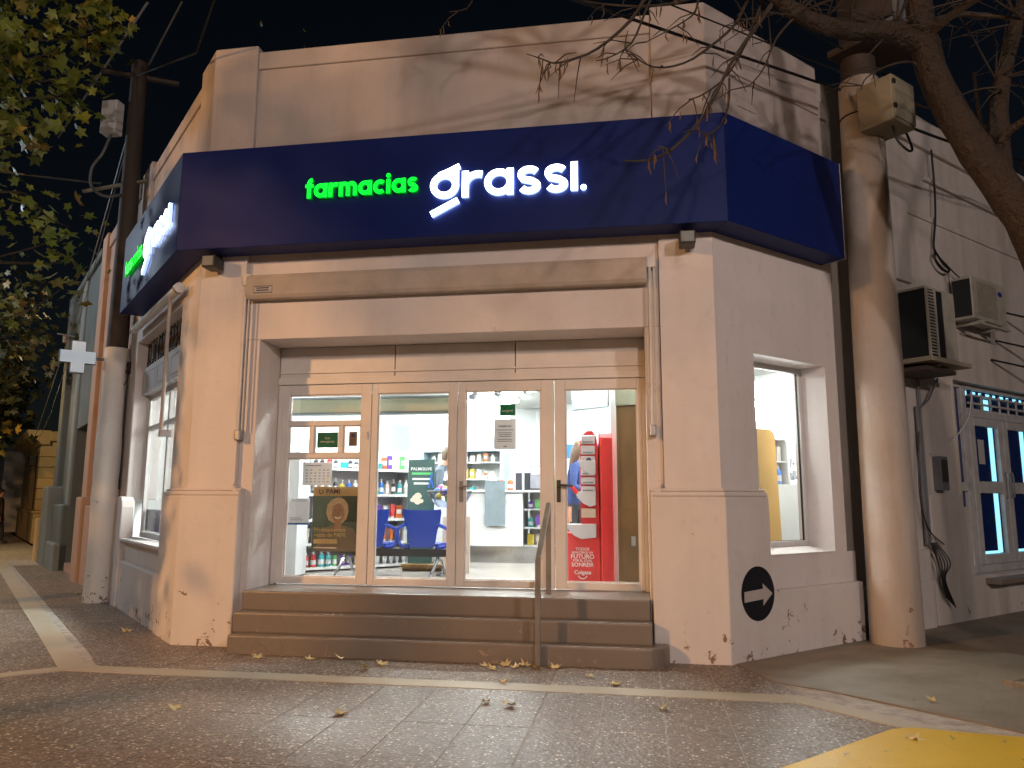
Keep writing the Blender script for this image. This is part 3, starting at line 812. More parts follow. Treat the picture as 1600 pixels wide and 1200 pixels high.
# ------------------------------------------------------------------ arrow painted on the pier
ar = thing('arrow_sign', 'round dark blue sign with worn white arrow painted on the wall', 'arrow sign', RF.w(0.38, PL, 0.6))
n = 40
MB(RF).prism_o([(0.385 + 0.245 * math.cos(2 * PI * k / n), 0.60 + 0.25 * math.sin(2 * PI * k / n)) for k in range(n)], PL + 0.001, PL + 0.005).build('disc', M['signblack'], ar)
MB(RF).prism_o([(0.175, 0.53), (0.18, 0.625), (0.455, 0.64), (0.45, 0.69), (0.595, 0.59), (0.45, 0.485), (0.455, 0.545)], PL + 0.0055, PL + 0.008).build('arrow', M['signwhite'], ar)

# ------------------------------------------------------------------ neighbour on the small-window side
nb = thing('neighbour_building', 'weathered pale building beyond the thick pole with blue glazed doors', 'building', RF.w(5, -1, 0))
NU0, NU1 = 2.95, 9.6
DU0, DU1, DZ0, DZ1 = 4.72, 7.6, 0.60, 3.06
w = MB(RF)
w.box(NU0, DU0, -0.4, 0.0, 0.0, 5.2); w.box(DU0, DU1, -0.4, 0.0, DZ1, 5.2); w.box(DU1, NU1, -0.4, 0, 0, 5.2); w.box(DU0, DU1, -0.4, 0.0, 0.0, DZ0 - 0.07)
w.build('wall', M['wall_old'], nb)
MB(RF).box(NU0, NU1, -0.4, -0.03, 5.2, 6.2).build('parapet', M['wall_old'], nb)
MB(RF).box(NU0, NU1, -0.4, 0.03, 6.2, 6.27).build('cornice', M['wall_old'], nb, bevel=0.015)
MB(RF).box(NU0, NU1, -0.4, -0.01, 6.27, 6.68).build('coping', M['wall_old'], nb, bevel=0.015)
MB(RF).box(3.85, NU1, -0.02, 0.025, 5.16, 5.24).build('string_course', M['wall_old'], nb, bevel=0.012)
MB(RF).box(NU0 + 0.02, 3.80, -0.02, 0.05, 4.2, 5.3).build('pilaster', M['wall_old'], nb, bevel=0.015)
MB(RF).box(4.40, NU1, -0.03, 0.02, 5.75, 5.81).build('string_course', M['wall_old'], nb, bevel=0.012)
w = MB(RF); w.prism_o([(3.78, -0.05), (3.78, 1.5), (3.83, 1.56), (4.62, 1.56), (4.62, 1.40), (4.80, 1.40), (4.80, 0.53), (9.6, 0.50), (9.6, -0.05)], -0.1, 0.06)
w.build('plinth', M['wall_old'], nb, bevel=0.02)
MB(RF).box(NU0, 3.70, -0.05, 0.06, -0.05, 0.90).build('plinth', M['wall_old'], nb, bevel=0.02)
MB(RF).box(NU0, 3.68, -0.05, 0.09, -0.05, 0.55).build('plinth', M['wall_old'], nb, bevel=0.02)
MB(RF).box(4.66, 4.72, -0.06, 0.02, 1.40, DZ1).build('door_surround', M['wall_old'], nb, bevel=0.01)
MB(RF).box(5.05, 6.2, 0.055, 0.24, 0.42, 0.49).build('door_step', M['step'], nb, bevel=0.01)
# blue doors: frame members, panes of blue film, lit gaps
fr = MB(RF)
for a, b, c, d in ((DU0, DU0 + 0.05, DZ0, DZ1), (5.16, 5.30, DZ0, DZ1), (DU0, DU1, DZ1 - 0.06, DZ1), (5.30, DU1, 2.62, 2.74), (DU0, DU1, DZ0 - 0.07, DZ0 + 0.03), (DU0, DU1, 1.60, 1.72)):
    fr.box(a, b, -0.20, -0.10, c, d)
bdoor = fr.build('door_frame', M['bluewood'], nb, bevel=0.008)
for a in (5.31, 6.33):
    l = MB(RF)
    for c, d, e, f in ((a, a + 0.15, DZ0 + 0.035, 2.615), (a + 0.86, a + 1.01, DZ0 + 0.035, 2.615), (a + 0.15, a + 0.86, DZ0 + 0.035, 0.76), (a + 0.15, a + 0.86, 1.58, 1.74), (a + 0.15, a + 0.86, 2.50, 2.615)):
        l.box(c, d, -0.175, -0.085, e, f)
    dl = l.build('door', M['bluewood'], nb, bevel=0.008)
    for e, f in ((0.76, 1.58), (1.74, 2.50)):
        MB(RF).box(a + 0.15, a + 0.86, -0.15, -0.14, e, f).build('pane', M['bluefilm'], dl)
        MB(RF).box(a + 0.66, a + 0.80, -0.139, -0.137, e + 0.01, f).build('lit_gap', M['cyan_gap'], dl)
    MB(RF).box(a + 0.16, a + 0.70, -0.139, -0.137, 0.765, 0.80).build('lit_gap', M['cyan_gap'], dl)
    h = MB(RF); hu = a + (0.93 if a < 6 else 0.07)
    h.tube([(hu, -0.085, 1.55), (hu, -0.04, 1.55), (hu, -0.04, 1.85), (hu, -0.085, 1.85)], 0.012, 6)
    h.build('handle', M['steel'], dl)
MB(RF).box(5.62, 5.80, -0.136, -0.134, 1.98, 2.32).build('notice', M['paper'], bdoor)
for c, d in ((0.63, 1.60), (1.72, DZ1 - 0.06)):
    MB(RF).box(DU0 + 0.05, 5.16, -0.16, -0.15, c, d).build('side_pane', M['bluefilm'], bdoor)
MB(RF).box(DU0 + 0.06, 5.15, -0.149, -0.147, 0.64, 0.74).build('lit_gap', M['cyan_gap'], bdoor)
MB(RF).box(5.30, DU1, -0.16, -0.15, 2.74, DZ1 - 0.06).build('transom_pane', M['bluefilm'], bdoor)
for k in range(9):
    MB(RF).box(5.36 + k * 0.22, 5.44 + k * 0.22 + 0.04 * (k % 2), -0.149, -0.147, 2.92, 2.985).build('lit_gap', M['cyan_gap'], bdoor)
MB(RF).box(5.93, 6.08, -0.149, -0.147, 2.745, 2.90).build('lit_gap', M['cyan_gap'], bdoor)
for k in range(8):
    MB(RF).box(5.42 + k * 0.28, 5.44 + k * 0.28, -0.09, -0.07, 2.70, 2.95).build('grille_bar', M['bluewood'], bdoor)
for z in (2.79, 2.90):
    MB(RF).box(5.32, DU1, -0.10, -0.06, z, z + 0.025).build('grille_bar', M['bluewood'], bdoor)
# meter box and conduits
mt = thing('meter_box', 'small dark meter box on the pier beside the blue doors', 'meter', RF.w(4.1, 0.06, 1.6))
MB(RF).box(4.02, 4.22, 0.0, 0.10, 1.60, 2.02).build('case', M['transformer'], mt, bevel=0.01)
MB(RF).box(4.045, 4.195, 0.101, 0.106, 1.70, 1.98).build('lid', M['darkplastic'], mt, bevel=0.004)
for u, z0, z1, r in ((3.66, 0.95, 2.62, 0.026), (3.74, 0.95, 3.05, 0.016)):
    c = MB(RF); c.tube([(u, 0.045, z0), (u, 0.045, z1)], r, 8)
    if r > 0.02: c.tube([(u, 0.06, z1 - 0.05), (u + 0.25, 0.07, z1 + 0.1), (u + 0.52, 0.07, z1 + 0.38)], 0.014, 6)
    tag(c.build('conduit', M['transformer']), 'dark vertical conduit with a branching cable on the wall by the meter' if r > 0.02 else 'thin vertical pipe running up to the large air conditioner', 'conduit')
c = MB(RF)
for k in range(5):
    c.tube([(3.66 + 0.03 * k, 0.09, 0.98), (3.72 + 0.03 * k, 0.13 + 0.02 * k, 0.75), (3.75 + 0.02 * k, 0.14, 0.55), (3.85 + 0.05 * k, 0.13, 0.33 - 0.03 * k)], 0.009, 5)
tag(c.build('cable_bundle', M['cable']), 'tangle of black cables hanging from the conduit near the ground', 'cables')
tag(MB(RF).tube([(3.62, 0.07, 2.3), (3.50, 0.08, 1.6), (3.62, 0.09, 1.15), (3.95, 0.10, 0.95)], 0.009, 5).build('loose_cable', M['cable']), 'thin loose cable bowing beside the conduit', 'cable')
tag(MB(RF).tube([(3.95, 0.03, 2.05), (4.5, 0.05, 2.25), (4.95, 0.06, 2.55), (5.22, 0.02, 2.95)], 0.008, 5).build('white_cable', M['whitemetal']), 'thin white cable crossing to the blue door frame', 'cable')

# ------------------------------------------------------------------ air conditioners
ac = thing('air_conditioner', 'large old window air conditioner with dark sides on a wall shelf', 'air conditioner', RF.w(3.5, 0.3, 3.1))
A0, A1, AO, AZ0, AZ1 = 3.13, 3.80, 0.50, 3.12, 3.94
MB(RF).box(A0, A1, -0.05, AO, AZ0, AZ1).build('case', M['ac_dark'], ac, bevel=0.01)
MB(RF).box(A0 - 0.008, A1 + 0.008, -0.05, AO + 0.008, AZ1 - 0.012, AZ1 + 0.014).build('lid', M['ac_white'], ac)
MB(RF).box(A1 - 0.27, A1 + 0.006, AO + 0.001, AO + 0.012, AZ0, AZ1 - 0.014).build('front_panel', M['ac_white'], ac)
MB(RF).box(A0, A0 + 0.20, AO + 0.001, AO + 0.006, AZ0 + 0.03, AZ1 - 0.03).build('louvre_backing', M['ac_dark'], ac)
for u in (A0, A0 + 0.19):
    MB(RF).box(u - 0.008, u + 0.022, AO + 0.001, AO + 0.022, AZ0, AZ1 - 0.014).build('louvre_frame', M['ac_white'], ac)
for k in range(21):
    z = AZ0 + 0.03 + k * 0.037
    MB(RF).box(A0 + 0.015, A0 + 0.19, AO + 0.004, AO + 0.018, z, z + 0.016).build('louvre', M['ac_white'], ac)
MB(RF).box(A0 - 0.05, A1 + 0.25, 0.0, AO + 0.05, AZ0 - 0.06, AZ0 - 0.005).build('shelf', M['box'], ac, bevel=0.006)
MB(RF).box(A0, A1 + 0.05, 0.0, AO - 0.05, AZ0 - 0.15, AZ0 - 0.10).build('shelf_bearer', M['pole_dark'], ac)
MB(RF).box(A0 + 0.2, A0 + 0.26, 0.05, AO, AZ0 - 0.10, AZ0 - 0.06).build('shelf_bearer', M['pole_dark'], ac)
a2 = thing('air_conditioner', 'smaller pale split unit mounted higher on the wall', 'air conditioner', RF.w(5.2, 0.2, 3.85))
MB(RF).box(4.78, 5.78, 0.06, 0.32, 3.84, 4.42).build('case', M['ac_white'], a2, bevel=0.02)
MB(RF).box(4.774, 4.779, 0.08, 0.30, 3.88, 4.38).build('side_grille', M['ac_dark'], a2)
MB(RF).box(4.90, 5.48, 0.3205, 0.3215, 3.90, 4.37).build('grille_backing', M['box'], a2)
for k in range(15):
    MB(RF).box(4.90, 5.48, 0.3216, 0.330, 3.905 + k * 0.031, 3.917 + k * 0.031).build('grille_slat', M['ac_white'], a2)
MB(RF).prism_o([(5.60 + 0.06 * math.cos(j * 2 * PI / 20), 4.28 + 0.035 * math.sin(j * 2 * PI / 20)) for j in range(20)], 0.3205, 0.325).build('badge', M['chairblue'], a2)
for u in (4.95, 5.6):
    MB(RF).box(u, u + 0.04, 0.0, 0.36, 3.79, 3.835).build('bracket', M['ac_white'], a2)
MB(RF).box(4.85, 5.75, 0.30, 0.36, 3.77, 3.795).build('bracket_rail', M['ac_white'], a2)

# ------------------------------------------------------------------ utility poles
pr = thing('utility_pole', 'thick stained concrete pole standing against the wall by the arrow', 'pole', (2.60, 8.83, 0))
MB().lathe(2.60, 8.83, [(0.265, -0.1), (0.26, 0.3), (0.245, 3.0), (0.225, 6.22), (0.21, 6.25)], 28).build('shaft', M['concrete_pole'], pr, smooth=True)
MB().lathe(2.60, 8.83, [(0.19, 6.25), (0.17, 9.5)], 20).build('upper_shaft', M['pole_dark'], pr, smooth=True)  # dark colour stands in for the unlit upper part of the pole
MB().tube([(2.60 + 0.235 * math.cos(a), 8.83 + 0.235 * math.sin(a), 5.80) for a in [k * PI / 12 for k in range(25)]], 0.008, 5).build('strap', M['cable'], pr)
jb = thing('junction_box', 'weathered box strapped to the thick pole with a looping cable', 'junction box', (2.80, 8.62, 5.5))
bx = Frame((2.71, 8.47), (S, S), (S, -S))
MB(bx).box(-0.14, 0.32, -0.20, 0.20, 5.50, 6.02).build('case', M['box'], jb, bevel=0.015)
MB(bx).box(-0.12, 0.30, 0.201, 0.215, 5.53, 6.00).build('door', M['box'], jb, bevel=0.004)
for z in (5.62, 5.90):
    MB(bx).box(-0.135, -0.10, 0.202, 0.225, z, z + 0.05).build('hinge', M['black'], jb)
MB(bx).tube([(0.02, 0.1, 5.50), (0.03, 0.13, 5.33), (0.14, 0.18, 5.22), (0.28, 0.16, 5.28), (0.36, 0.08, 5.5), (0.33, 0.0, 5.75)], 0.013, 6).build('loop_cable', M['cable'], jb)
tf = thing('transformer', 'dark grey transformer box high on the thick pole behind the branches', 'transformer', (2.95, 8.7, 6.6))
MB(bx).box(-0.10, 0.55, -0.25, 0.30, 6.62, 7.5).build('case', M['transformer'], tf, bevel=0.01)
MB(bx).box(-0.14, -0.10, -0.22, 0.25, 6.68, 7.45).build('cooling_fin', M['pole_dark'], tf)
MB(bx).box(-0.16, 0.60, -0.5, 0.34, 6.52, 6.60).build('platform', M['pole_dark'], tf)

plp = (-7.74, 10.27)
po = thing('utility_pole', 'peeling whitewashed pole standing against the wall below the lit cross', 'pole', (*plp, 0))
prof = [(0.185 + random.uniform(-0.012, 0.012) - 0.004 * k * 0.3, -0.1 + k * 0.2) for k in range(20)]
MB().lathe(*plp, prof, 20).build('whitewashed_shaft', M['pole_white'], po, smooth=True)
MB().lathe(*plp, [(0.150, 3.7), (0.12, 8.35), (0.10, 8.36)], 16).build('shaft', M['pole_dark'], po, smooth=True)
MB().tube([(plp[0] - 0.9, plp[1] + 0.1, 6.3), (plp[0] + 0.5, plp[1] - 0.05, 6.35)], 0.03, 6).build('crossarm', M['box'], po)
MB().tube([(plp[0] - 0.45, plp[1] - 0.3, 8.1), (plp[0] + 0.5, plp[1] + 0.3, 8.12)], 0.045, 6).build('crossarm', M['pole_dark'], po)
lb = thing('junction_box', 'pale box mounted high on the whitewashed pole', 'junction box', (-8.0, 10.2, 7.1))
MB().box(-8.17, -7.90, 10.02, 10.2, 7.08, 7.62).build('case', M['winframe'], lb, bevel=0.015)
MB().box(-8.14, -7.93, 10.005, 10.019, 7.12, 7.58).build('lid', M['winframe'], lb)
MB().tube([(-8.02, 10.1, 7.08), (-8.1, 10.05, 6.75), (-8.22, 10.0, 6.5), (-8.2, 10.0, 6.2), (-8.0, 10.05, 6.05), (-7.86, 10.2, 6.12)], 0.022, 6).build('cable', M['greycable'], lb)

# pharmacy cross on a bracket
cr = thing('pharmacy_cross', 'dimly glowing pale dotted pharmacy cross projecting from the side wall', 'cross sign', LF.w(4.2, 0.3, 3.5))
cu, co, cz, a, b = 4.20, 0.69, 3.53, 0.09, 0.24
CR = Frame(LF.w(cu, co, 0)[:2], (-S, -S), (S, -S))      # u outward from the wall, facing back along the street
cp = [(-a, -b), (a, -b), (a, -a), (b, -a), (b, a), (a, a), (a, b), (-a, b), (-a, a), (-b, a), (-b, -a), (-a, -a)]
MB(CR).prism_o([(x, cz + z) for x, z in cp], -0.06, 0.05).build('case', M['transformer'], cr)
MB(CR).prism_o([(x * 0.96, cz + z * 0.96) for x, z in cp], 0.0501, 0.056).build('led_panel', M['cross'], cr)
dm = MB(CR)
for i in range(-7, 8):
    for j in range(-7, 8):
        x, z = i * 0.031, j * 0.031
        if abs(x) < a or abs(z) < a:
            dm.box(x - 0.008, x + 0.008, 0.0562, 0.060, cz + z - 0.008, cz + z + 0.008)
dm = dm.build('led_dots', M['printwhite'], cr); dm['kind'] = 'stuff'
MB(LF).tube([(4.2, 0.0, cz), (4.2, 0.46, cz)], 0.022, 8).build('bracket', M['transformer'], cr)
MB(LF).tube([(4.2, 0.75, 3.83), (4.2, 0.98, 3.85)], 0.012, 6).build('lamp_arm', M['transformer'], cr)
cm = thing('security_camera', 'small dark camera on the side pier near the cross bracket', 'camera', LF.w(4.0, 0.02, 3.35))
MB(LF).box(3.98, 4.06, 0.0, 0.05, 3.33, 3.50).build('mount', M['black'], cm)
for z in (3.36, 3.45):
    MB(LF).tube([(4.02, 0.04, z), (4.18, 0.10, z - 0.01)], 0.032, 8).build('barrel', M['black'], cm)
tag(MB(LF).tube([(4.02, 0.03, 3.35), (4.02, 0.03, 1.6)], 0.012, 6).build('wall_cable', M['cable']), 'black cable running down the side pier below the camera', 'cable')
tag(MB(LF).tube([(3.95, 0.04, 4.0), (4.1, 0.1, 3.75), (4.16, 0.12, 3.5), (4.05, 0.08, 3.2), (3.85, 0.08, 3.15), (3.7, 0.06, 3.35), (3.85, 0.05, 3.6), (3.95, 0.04, 3.75)], 0.007, 5).build('looped_cable', M['cable']), 'thin looped cable on the side pier by the camera', 'cable')

# ------------------------------------------------------------------ other street: neighbours
pk = thing('pink_building', 'narrow pink plastered house front beyond the whitewashed pole', 'building', LF.w(6, -1, 0))
MB(LF).box(4.30, 7.85, -4.0, -0.02, 0, 6.2).build('wall', M['pink'], pk)
MB(LF).box(4.30, 7.85, -0.5, 0.02, 6.2, 6.45).build('coping', M['pink'], pk, bevel=0.02)
MB(LF).box(7.30, 7.85, -0.5, 0.06, 0, 6.5).build('pilaster', M['pink'], pk, bevel=0.02)
MB(LF).box(7.20, 7.88, -0.5, 0.14, -0.05, 1.5).build('plinth', M['pink'], pk, bevel=0.03)
MB(LF).box(4.45, 7.2, -0.5, 0.07, -0.05, 1.35).build('plinth', M['pink'], pk, bevel=0.03)
MB(LF).box(5.0, 6.9, 0.071, 0.085, 0.45, 1.2).build('plinth_panel', M['pink'], pk, bevel=0.01)
MB(LF).box(5.0, 6.4, -0.02, 0.05, 4.1, 4.25).build('string_course', M['pink'], pk, bevel=0.02)
tb = thing('teal_building', 'dark teal-grey building with a deep doorway further down the street', 'building', LF.w(10, -1, 0))
w = MB(LF)
w.box(7.9, 8.15, -4, 0.0, 0, 6.2); w.box(8.15, 10.0, -4, 0.0, 2.93, 6.2); w.box(10.0, 12.6, -4, 0.0, 0, 6.2); w.box(8.15, 10.0, -4, -0.75, 0, 2.93)
w.build('wall', M['teal'], tb)
MB(LF).box(8.15, 10.0, -0.745, -0.70, 0.16, 2.9).build('door', M['dark_door'], tb)
MB(LF).box(8.15, 10.0, -0.75, 0.02, -0.05, 0.16).build('door_step', M['pink'], tb)
MB(LF).box(11.9, 12.6, -4, 0.12, 0, 6.3).build('pilaster', M['teal'], tb, bevel=0.03)
MB(LF).box(10.05, 10.5, -0.3, 0.06, 0, 6.2).build('pilaster', M['tealtrim'], tb, bevel=0.03)
MB(LF).box(11.7, 12.7, -1, 0.30, -0.05, 1.75).build('plinth', M['tealtrim'], tb, bevel=0.04)
MB(LF).box(10.02, 11.7, -1, 0.16, -0.05, 1.35).build('plinth', M['teal'], tb, bevel=0.04)
MB(LF).box(10.02, 11.5, -0.3, 0.26, -0.05, 0.55).build('plinth', M['tealtrim'], tb, bevel=0.04)
MB(LF).box(7.9, 12.6, -0.5, 0.08, 6.2, 6.35).build('coping', M['teal'], tb, bevel=0.03)
MB(LF).box(12.4, 12.6, -0.3, 0.2, 5.2, 5.4).build('corbel', M['pink'], tb, bevel=0.03)
tag(MB(LF).box(13.1, 13.4, -6, 0.35, -0.05, 1.0).build('garden_wall', M['cream'], bevel=0.03), 'low cream garden wall beyond the teal building', 'garden wall')
cb = thing('cream_building', 'cream house with moulded cornice and corner blocks at the street end', 'building', LF.w(22, -2, 0))
MB(LF).box(22.0, 30.0, -7.0, -0.3, 0, 3.4).build('wall', M['cream'], cb)
cp = [(-0.2, 3.3), (0.05, 3.3), (0.12, 3.4), (0.4, 3.5), (0.5, 3.78), (-0.2, 3.78)]
MB(LF).prism_u([(o - 0.3, z) for o, z in cp], 21.85, 30).build('cornice', M['cream'], cb)
MB(LF).box(21.8, 30, -7.0, -0.5, 3.42, 3.76).build('cornice', M['cream'], cb, bevel=0.05)
for k in range(6):
    MB(LF).box(21.94, 22.6, -0.95, -0.24, 1.10 + k * 0.36, 1.10 + k * 0.36 + 0.345).build('corner_block', M['cream'], cb, bevel=0.02)
MB(LF).box(21.9, 30, -7.0, -0.2, 0.0, 1.0).build('plinth', M['cream'], cb, bevel=0.02)
MB(LF).box(21.85, 30, -7.05, -0.15, 1.0, 1.08).build('string_course', M['cream'], cb, bevel=0.02)
MB(LF).box(22.75, 23.6, -0.4, -0.27, 0.1, 3.0).build('door', M['brownboard'], cb)
for u in (22.6, 23.75):
    MB(LF).box(u - 0.06, u + 0.06, -0.2, 0.0, 2.6, 2.95).build('wall_lantern', M['black'], cb, bevel=0.02)
fbld = thing('far_building', 'pale bluish low building front at the far end of the street', 'building', LF.w(36, -1, 0))
MB(LF).box(33, 46, -6, 0.3, 0, 3.4).build('wall', M['shutter'], fbld)
MB(LF).box(36, 37, 0.3, 0.34, 0.1, 2.3).build('door', M['shelfgrey'], fbld)
MB(LF).box(33, 46, -6, 0.45, 3.4, 3.6).build('coping', M['shutter'], fbld)

# ------------------------------------------------------------------ cables overhead
def cable(pts, r, lab, mat='cable', sag=0.0, n=10):
    P = []
    for i in range(len(pts) - 1):
        a, b = Vector(pts[i]), Vector(pts[i + 1])
        for k in range(n):
            t = k / n; p = a.lerp(b, t); p.z -= sag * 4 * t * (1 - t); P.append(tuple(p))
    P.append(tuple(pts[-1]))
    return tag(MB().tube(P, r, 6).build('overhead_cable', M[mat]), lab, 'cable', 'overhead cables')
cable([(-2.15, 4.47, 5.47), (-0.48, 6.0, 5.69), (2.32, 8.57, 6.05)], 0.016, 'thick black cable crossing in front of the corner parapet to the thick pole')
cable([(-1.0, 4.9, 5.55), (0.16, 6.4, 5.93), (2.36, 8.6, 6.28)], 0.008, 'thin black cable above the thick one in front of the corner parapet')
cable([(2.95, 8.62, 5.62), (5.0, 10.4, 5.85), (9.0, 14.5, 6.2)], 0.018, 'black cable running from the junction box along the neighbour wall', sag=0.05)
cable([(0.95, 7.35, 6.75), (2.4, 8.6, 6.55), (6, 12.5, 6.9)], 0.009, 'thin cable along the top of the side parapet', sag=0.05)
cable([(-7.74, 10.2, 8.1), (-4.85, 7.35, 6.45), (-2.3, 4.6, 7.3)], 0.012, 'thin cable slanting from the whitewashed pole across the parapet pilaster', sag=0.0)
cable([(-7.94, 11.5, 10.3), (-7.95, 10.4, 7.85)], 0.018, 'grey cable dropping steeply to the top of the whitewashed pole', 'greycable', sag=0.0)
cable([(-10.5, 14.0, 12.3), (-18.6, 21.0, 13.2)], 0.03, 'pale cable crossing the night sky behind the leafy branches', 'greycable', sag=0.0)
cable([(-7.9, 10.3, 7.1), (-12.4, 14.6, 4.2), (-24, 27, 3.0)], 0.009, 'cable descending from the whitewashed pole down the far street', 'greycable', sag=0.2)
cable([(-7.9, 10.3, 6.9), (-14.5, 17.0, 3.6), (-26, 29, 2.6)], 0.008, 'lower cable descending down the far street from the whitewashed pole', 'greycable', sag=0.2)
cable([(-8.2, 10.2, 6.33), (-14, 9.0, 7.1)], 0.014, 'level cable leaving the crossarm of the whitewashed pole across the street', 'greycable', sag=0.05)
c = MB(RF)
c.tube([(4.55, 0.06, 6.2), (4.55, 0.06, 5.6), (4.50, 0.06, 5.2), (4.42, 0.05, 4.85), (4.40, 0.07, 4.72)], 0.014, 6)
c.tube([(4.40, 0.07, 4.75), (4.36, 0.08, 4.62), (4.5, 0.08, 4.52), (4.68, 0.08, 4.50), (4.75, 0.07, 4.55), (4.6, 0.07, 4.6), (4.42, 0.07, 4.72)], 0.016, 6)
c.tube([(4.42, 0.07, 4.70), (4.9, 0.07, 4.52), (5.3, 0.08, 4.40)], 0.009, 5)
c.tube([(4.7, 0.07, 4.5), (4.72, 0.08, 4.3), (4.60, 0.1, 4.1), (4.4, 0.15, 4.0)], 0.007, 5)
tag(c.build('wall_cable', M['cable']), 'black cable hanging down the neighbour wall to a coil above the air conditioners', 'cable')
for k, (u, z) in enumerate(((6.05, 4.2), (6.1, 3.75), (5.9, 3.45))):
    tag(MB(RF).tube([(u, 0.02, z), (u + 0.9, 0.45, z - 0.16)], 0.014, 6).build('metal_rod', M['black']), ('upper', 'middle', 'lowest')[k] + ' dark metal rod jutting from the neighbour wall', 'rod', 'metal rods on the neighbour wall')

# ------------------------------------------------------------------ street lamps (outside the view)
def street_lamp(spec, base, lab):
    (x, y, z), watts, col = spec
    t = thing('street_lamp', lab, 'street lamp', (*base, 0), 'street lamps')
    MB().lathe(*base, [(0.11, -0.15), (0.10, 0.6), (0.07, z - 0.2), (0.06, z + 0.3)], 12).build('post', M['steel'], t, smooth=True)
    MB().tube([(base[0], base[1], z + 0.2), ((base[0] + x) / 2, (base[1] + y) / 2, z + 0.42), (x, y, z + 0.32)], 0.035, 8).build('arm', M['steel'], t)
    MB().lathe(x, y, [(0.10, z + 0.38), (0.24, z + 0.30), (0.26, z + 0.18)], 14).build('head', M['steel'], t)
    MB().lathe(x, y, [(0.22, z + 0.14), (0.22, z + 0.17)], 14).build('lens', M['lens'], t)
    l = bpy.data.lights.new('lamp_light', 'POINT'); l.energy = watts; l.color = col; l.shadow_soft_size = 0.34
    o = bpy.data.objects.new('lamp_light', l); COL.objects.link(o); o.location = (x, y, z - 0.08)
    o.parent = t; o.matrix_parent_inverse = Matrix.Translation(t.location).inverted()
street_lamp(LAMP_COOL, (9.0, -7.2), 'tall white street lamp on the opposite corner behind the camera')
street_lamp(LAMP_COOL_FILL, (3.0, -11.4), 'added white fill lamp straight across the road behind the camera')
street_lamp(LAMP_SODIUM, (-13.6, -4.9), 'tall orange sodium street lamp across the side street')
street_lamp(LAMP_STREET, (-15.8, 9.9), 'cool white street lamp down the side street')
street_lamp(LAMP_FAR, (-18.8, 17.2), 'low warm lamp near the cream house')

# ------------------------------------------------------------------ shop interior
room = [LF.w(4.15, -0.38, 0)[:2], LF.w(0.0, -0.38, 0)[:2], (-4.1, 8.06), (0.15, 8.06), RF.w(0.0, -0.40, 0)[:2], RF.w(3.95, -0.40, 0)[:2], (-2.4, 15.85)]
tag(MB().prism_z(room, 0.45, ZF - 0.004).build('shop_floor', M['shopfloor']), kind='structure')
tag(MB().prism_z(room, 3.34, 3.44).build('shop_ceiling', M['shopceil']), kind='structure')
LP = Frame(LF.w(4.10, -0.4, 0)[:2], (S, S), (S, -S))      # party wall on the left, u going back
RP = Frame(RF.w(3.90, -0.4, 0)[:2], (-S, S), (-S, -S))    # party wall on the right
tag(MB(LP).box(-0.2, 8.0, -0.2, 0.0, 0.4, 3.4).build('shop_wall', M['shopwall']), kind='structure')
tag(MB(RP).box(-0.2, 7.6, -0.2, 0.0, 0.4, 3.4).build('shop_wall', M['shopwall']), kind='structure')
# wall panels (tall white cabinets) along both party walls
cabg = thing('wall_cabinet', 'row of tall white wall cabinets along the left inner wall', 'cabinet', LP.w(2.5, 0.2, ZF))
for k in range(6):
    MB(LP).box(0.4 + k * 1.0, 1.385 + k * 1.0, 0.005, 0.30, ZF, 2.95).build('cabinet_panel', M['shopwall'], cabg, bevel=0.008)
    MB(LP).box(0.55 + k * 1.0, 1.235 + k * 1.0, 0.301, 0.306, 2.35, 2.80).build('pale_panel', M['shelfgrey'] if k % 2 else M['counter'], cabg)
cabr = thing('wall_cabinet', 'white wall shelving unit along the right inner wall', 'cabinet', RP.w(2.5, 0.2, ZF))
for k in range(5):
    MB(RP).box(0.3 + k * 1.1, 1.385 + k * 1.1, 0.005, 0.06, ZF, 2.6).build('cabinet_panel', M['shopwall'], cabr)
    for z in (0.8, 1.15, 1.5, 1.85, 2.2):
        MB(RP).box(0.3 + k * 1.1, 1.38 + k * 1.1, 0.06, 0.32, z, z + 0.025).build('shelf', M['shelf'], cabr)
# ceiling tubes
def tube_light(fr, u, o, L, lab):
    t = thing('ceiling_light', lab, 'ceiling light', fr.w(u, o, 3.3), 'fluorescent ceiling lights')
    MB(fr).box(u - L / 2, u + L / 2, o - 0.10, o + 0.10, 3.29, 3.338).build('housing', M['shelf'], t)
    MB(fr).box(u - L / 2 + 0.02, u + L / 2 - 0.02, o - 0.085, o + 0.085, 3.262, 3.289).build('tube', M['tube'], t)
nm = ['nearest the doors on the left', 'nearest the doors on the right', 'in the middle of the shop on the left', 'in the middle of the shop on the right', 'over the counter', 'at the back corner', 'above the tall cabinets', 'over the small window side']
for k, (x, y) in enumerate(((-3.7, 9.0), (-0.6, 9.1), (-3.9, 11.0), (-1.0, 11.0), (-2.3, 12.6), (-2.8, 13.9), (-5.6, 10.6), (1.3, 10.0))):
    tube_light(WD, x, y, 1.25, 'white fluorescent ceiling light ' + nm[k])
tl = thing('track_light', 'small spotlight track under the shop ceiling', 'track light', (-1.6, 9.6, 2.9))
MB().tube([(-2.25, 10.2, 3.02), (-1.2, 9.4, 3.02)], 0.018, 6).build('rail', M['tvback'], tl)
for k in range(3):
    x, y = -2.15 + 0.4 * k, 10.13 - 0.3 * k
    MB().tube([(x, y, 3.0), (x - 0.02, y - 0.02, 2.90), (x - 0.07, y - 0.06, 2.82)], [0.02, 0.03, 0.05], 8).build('spot_head', M['tvback'], tl)

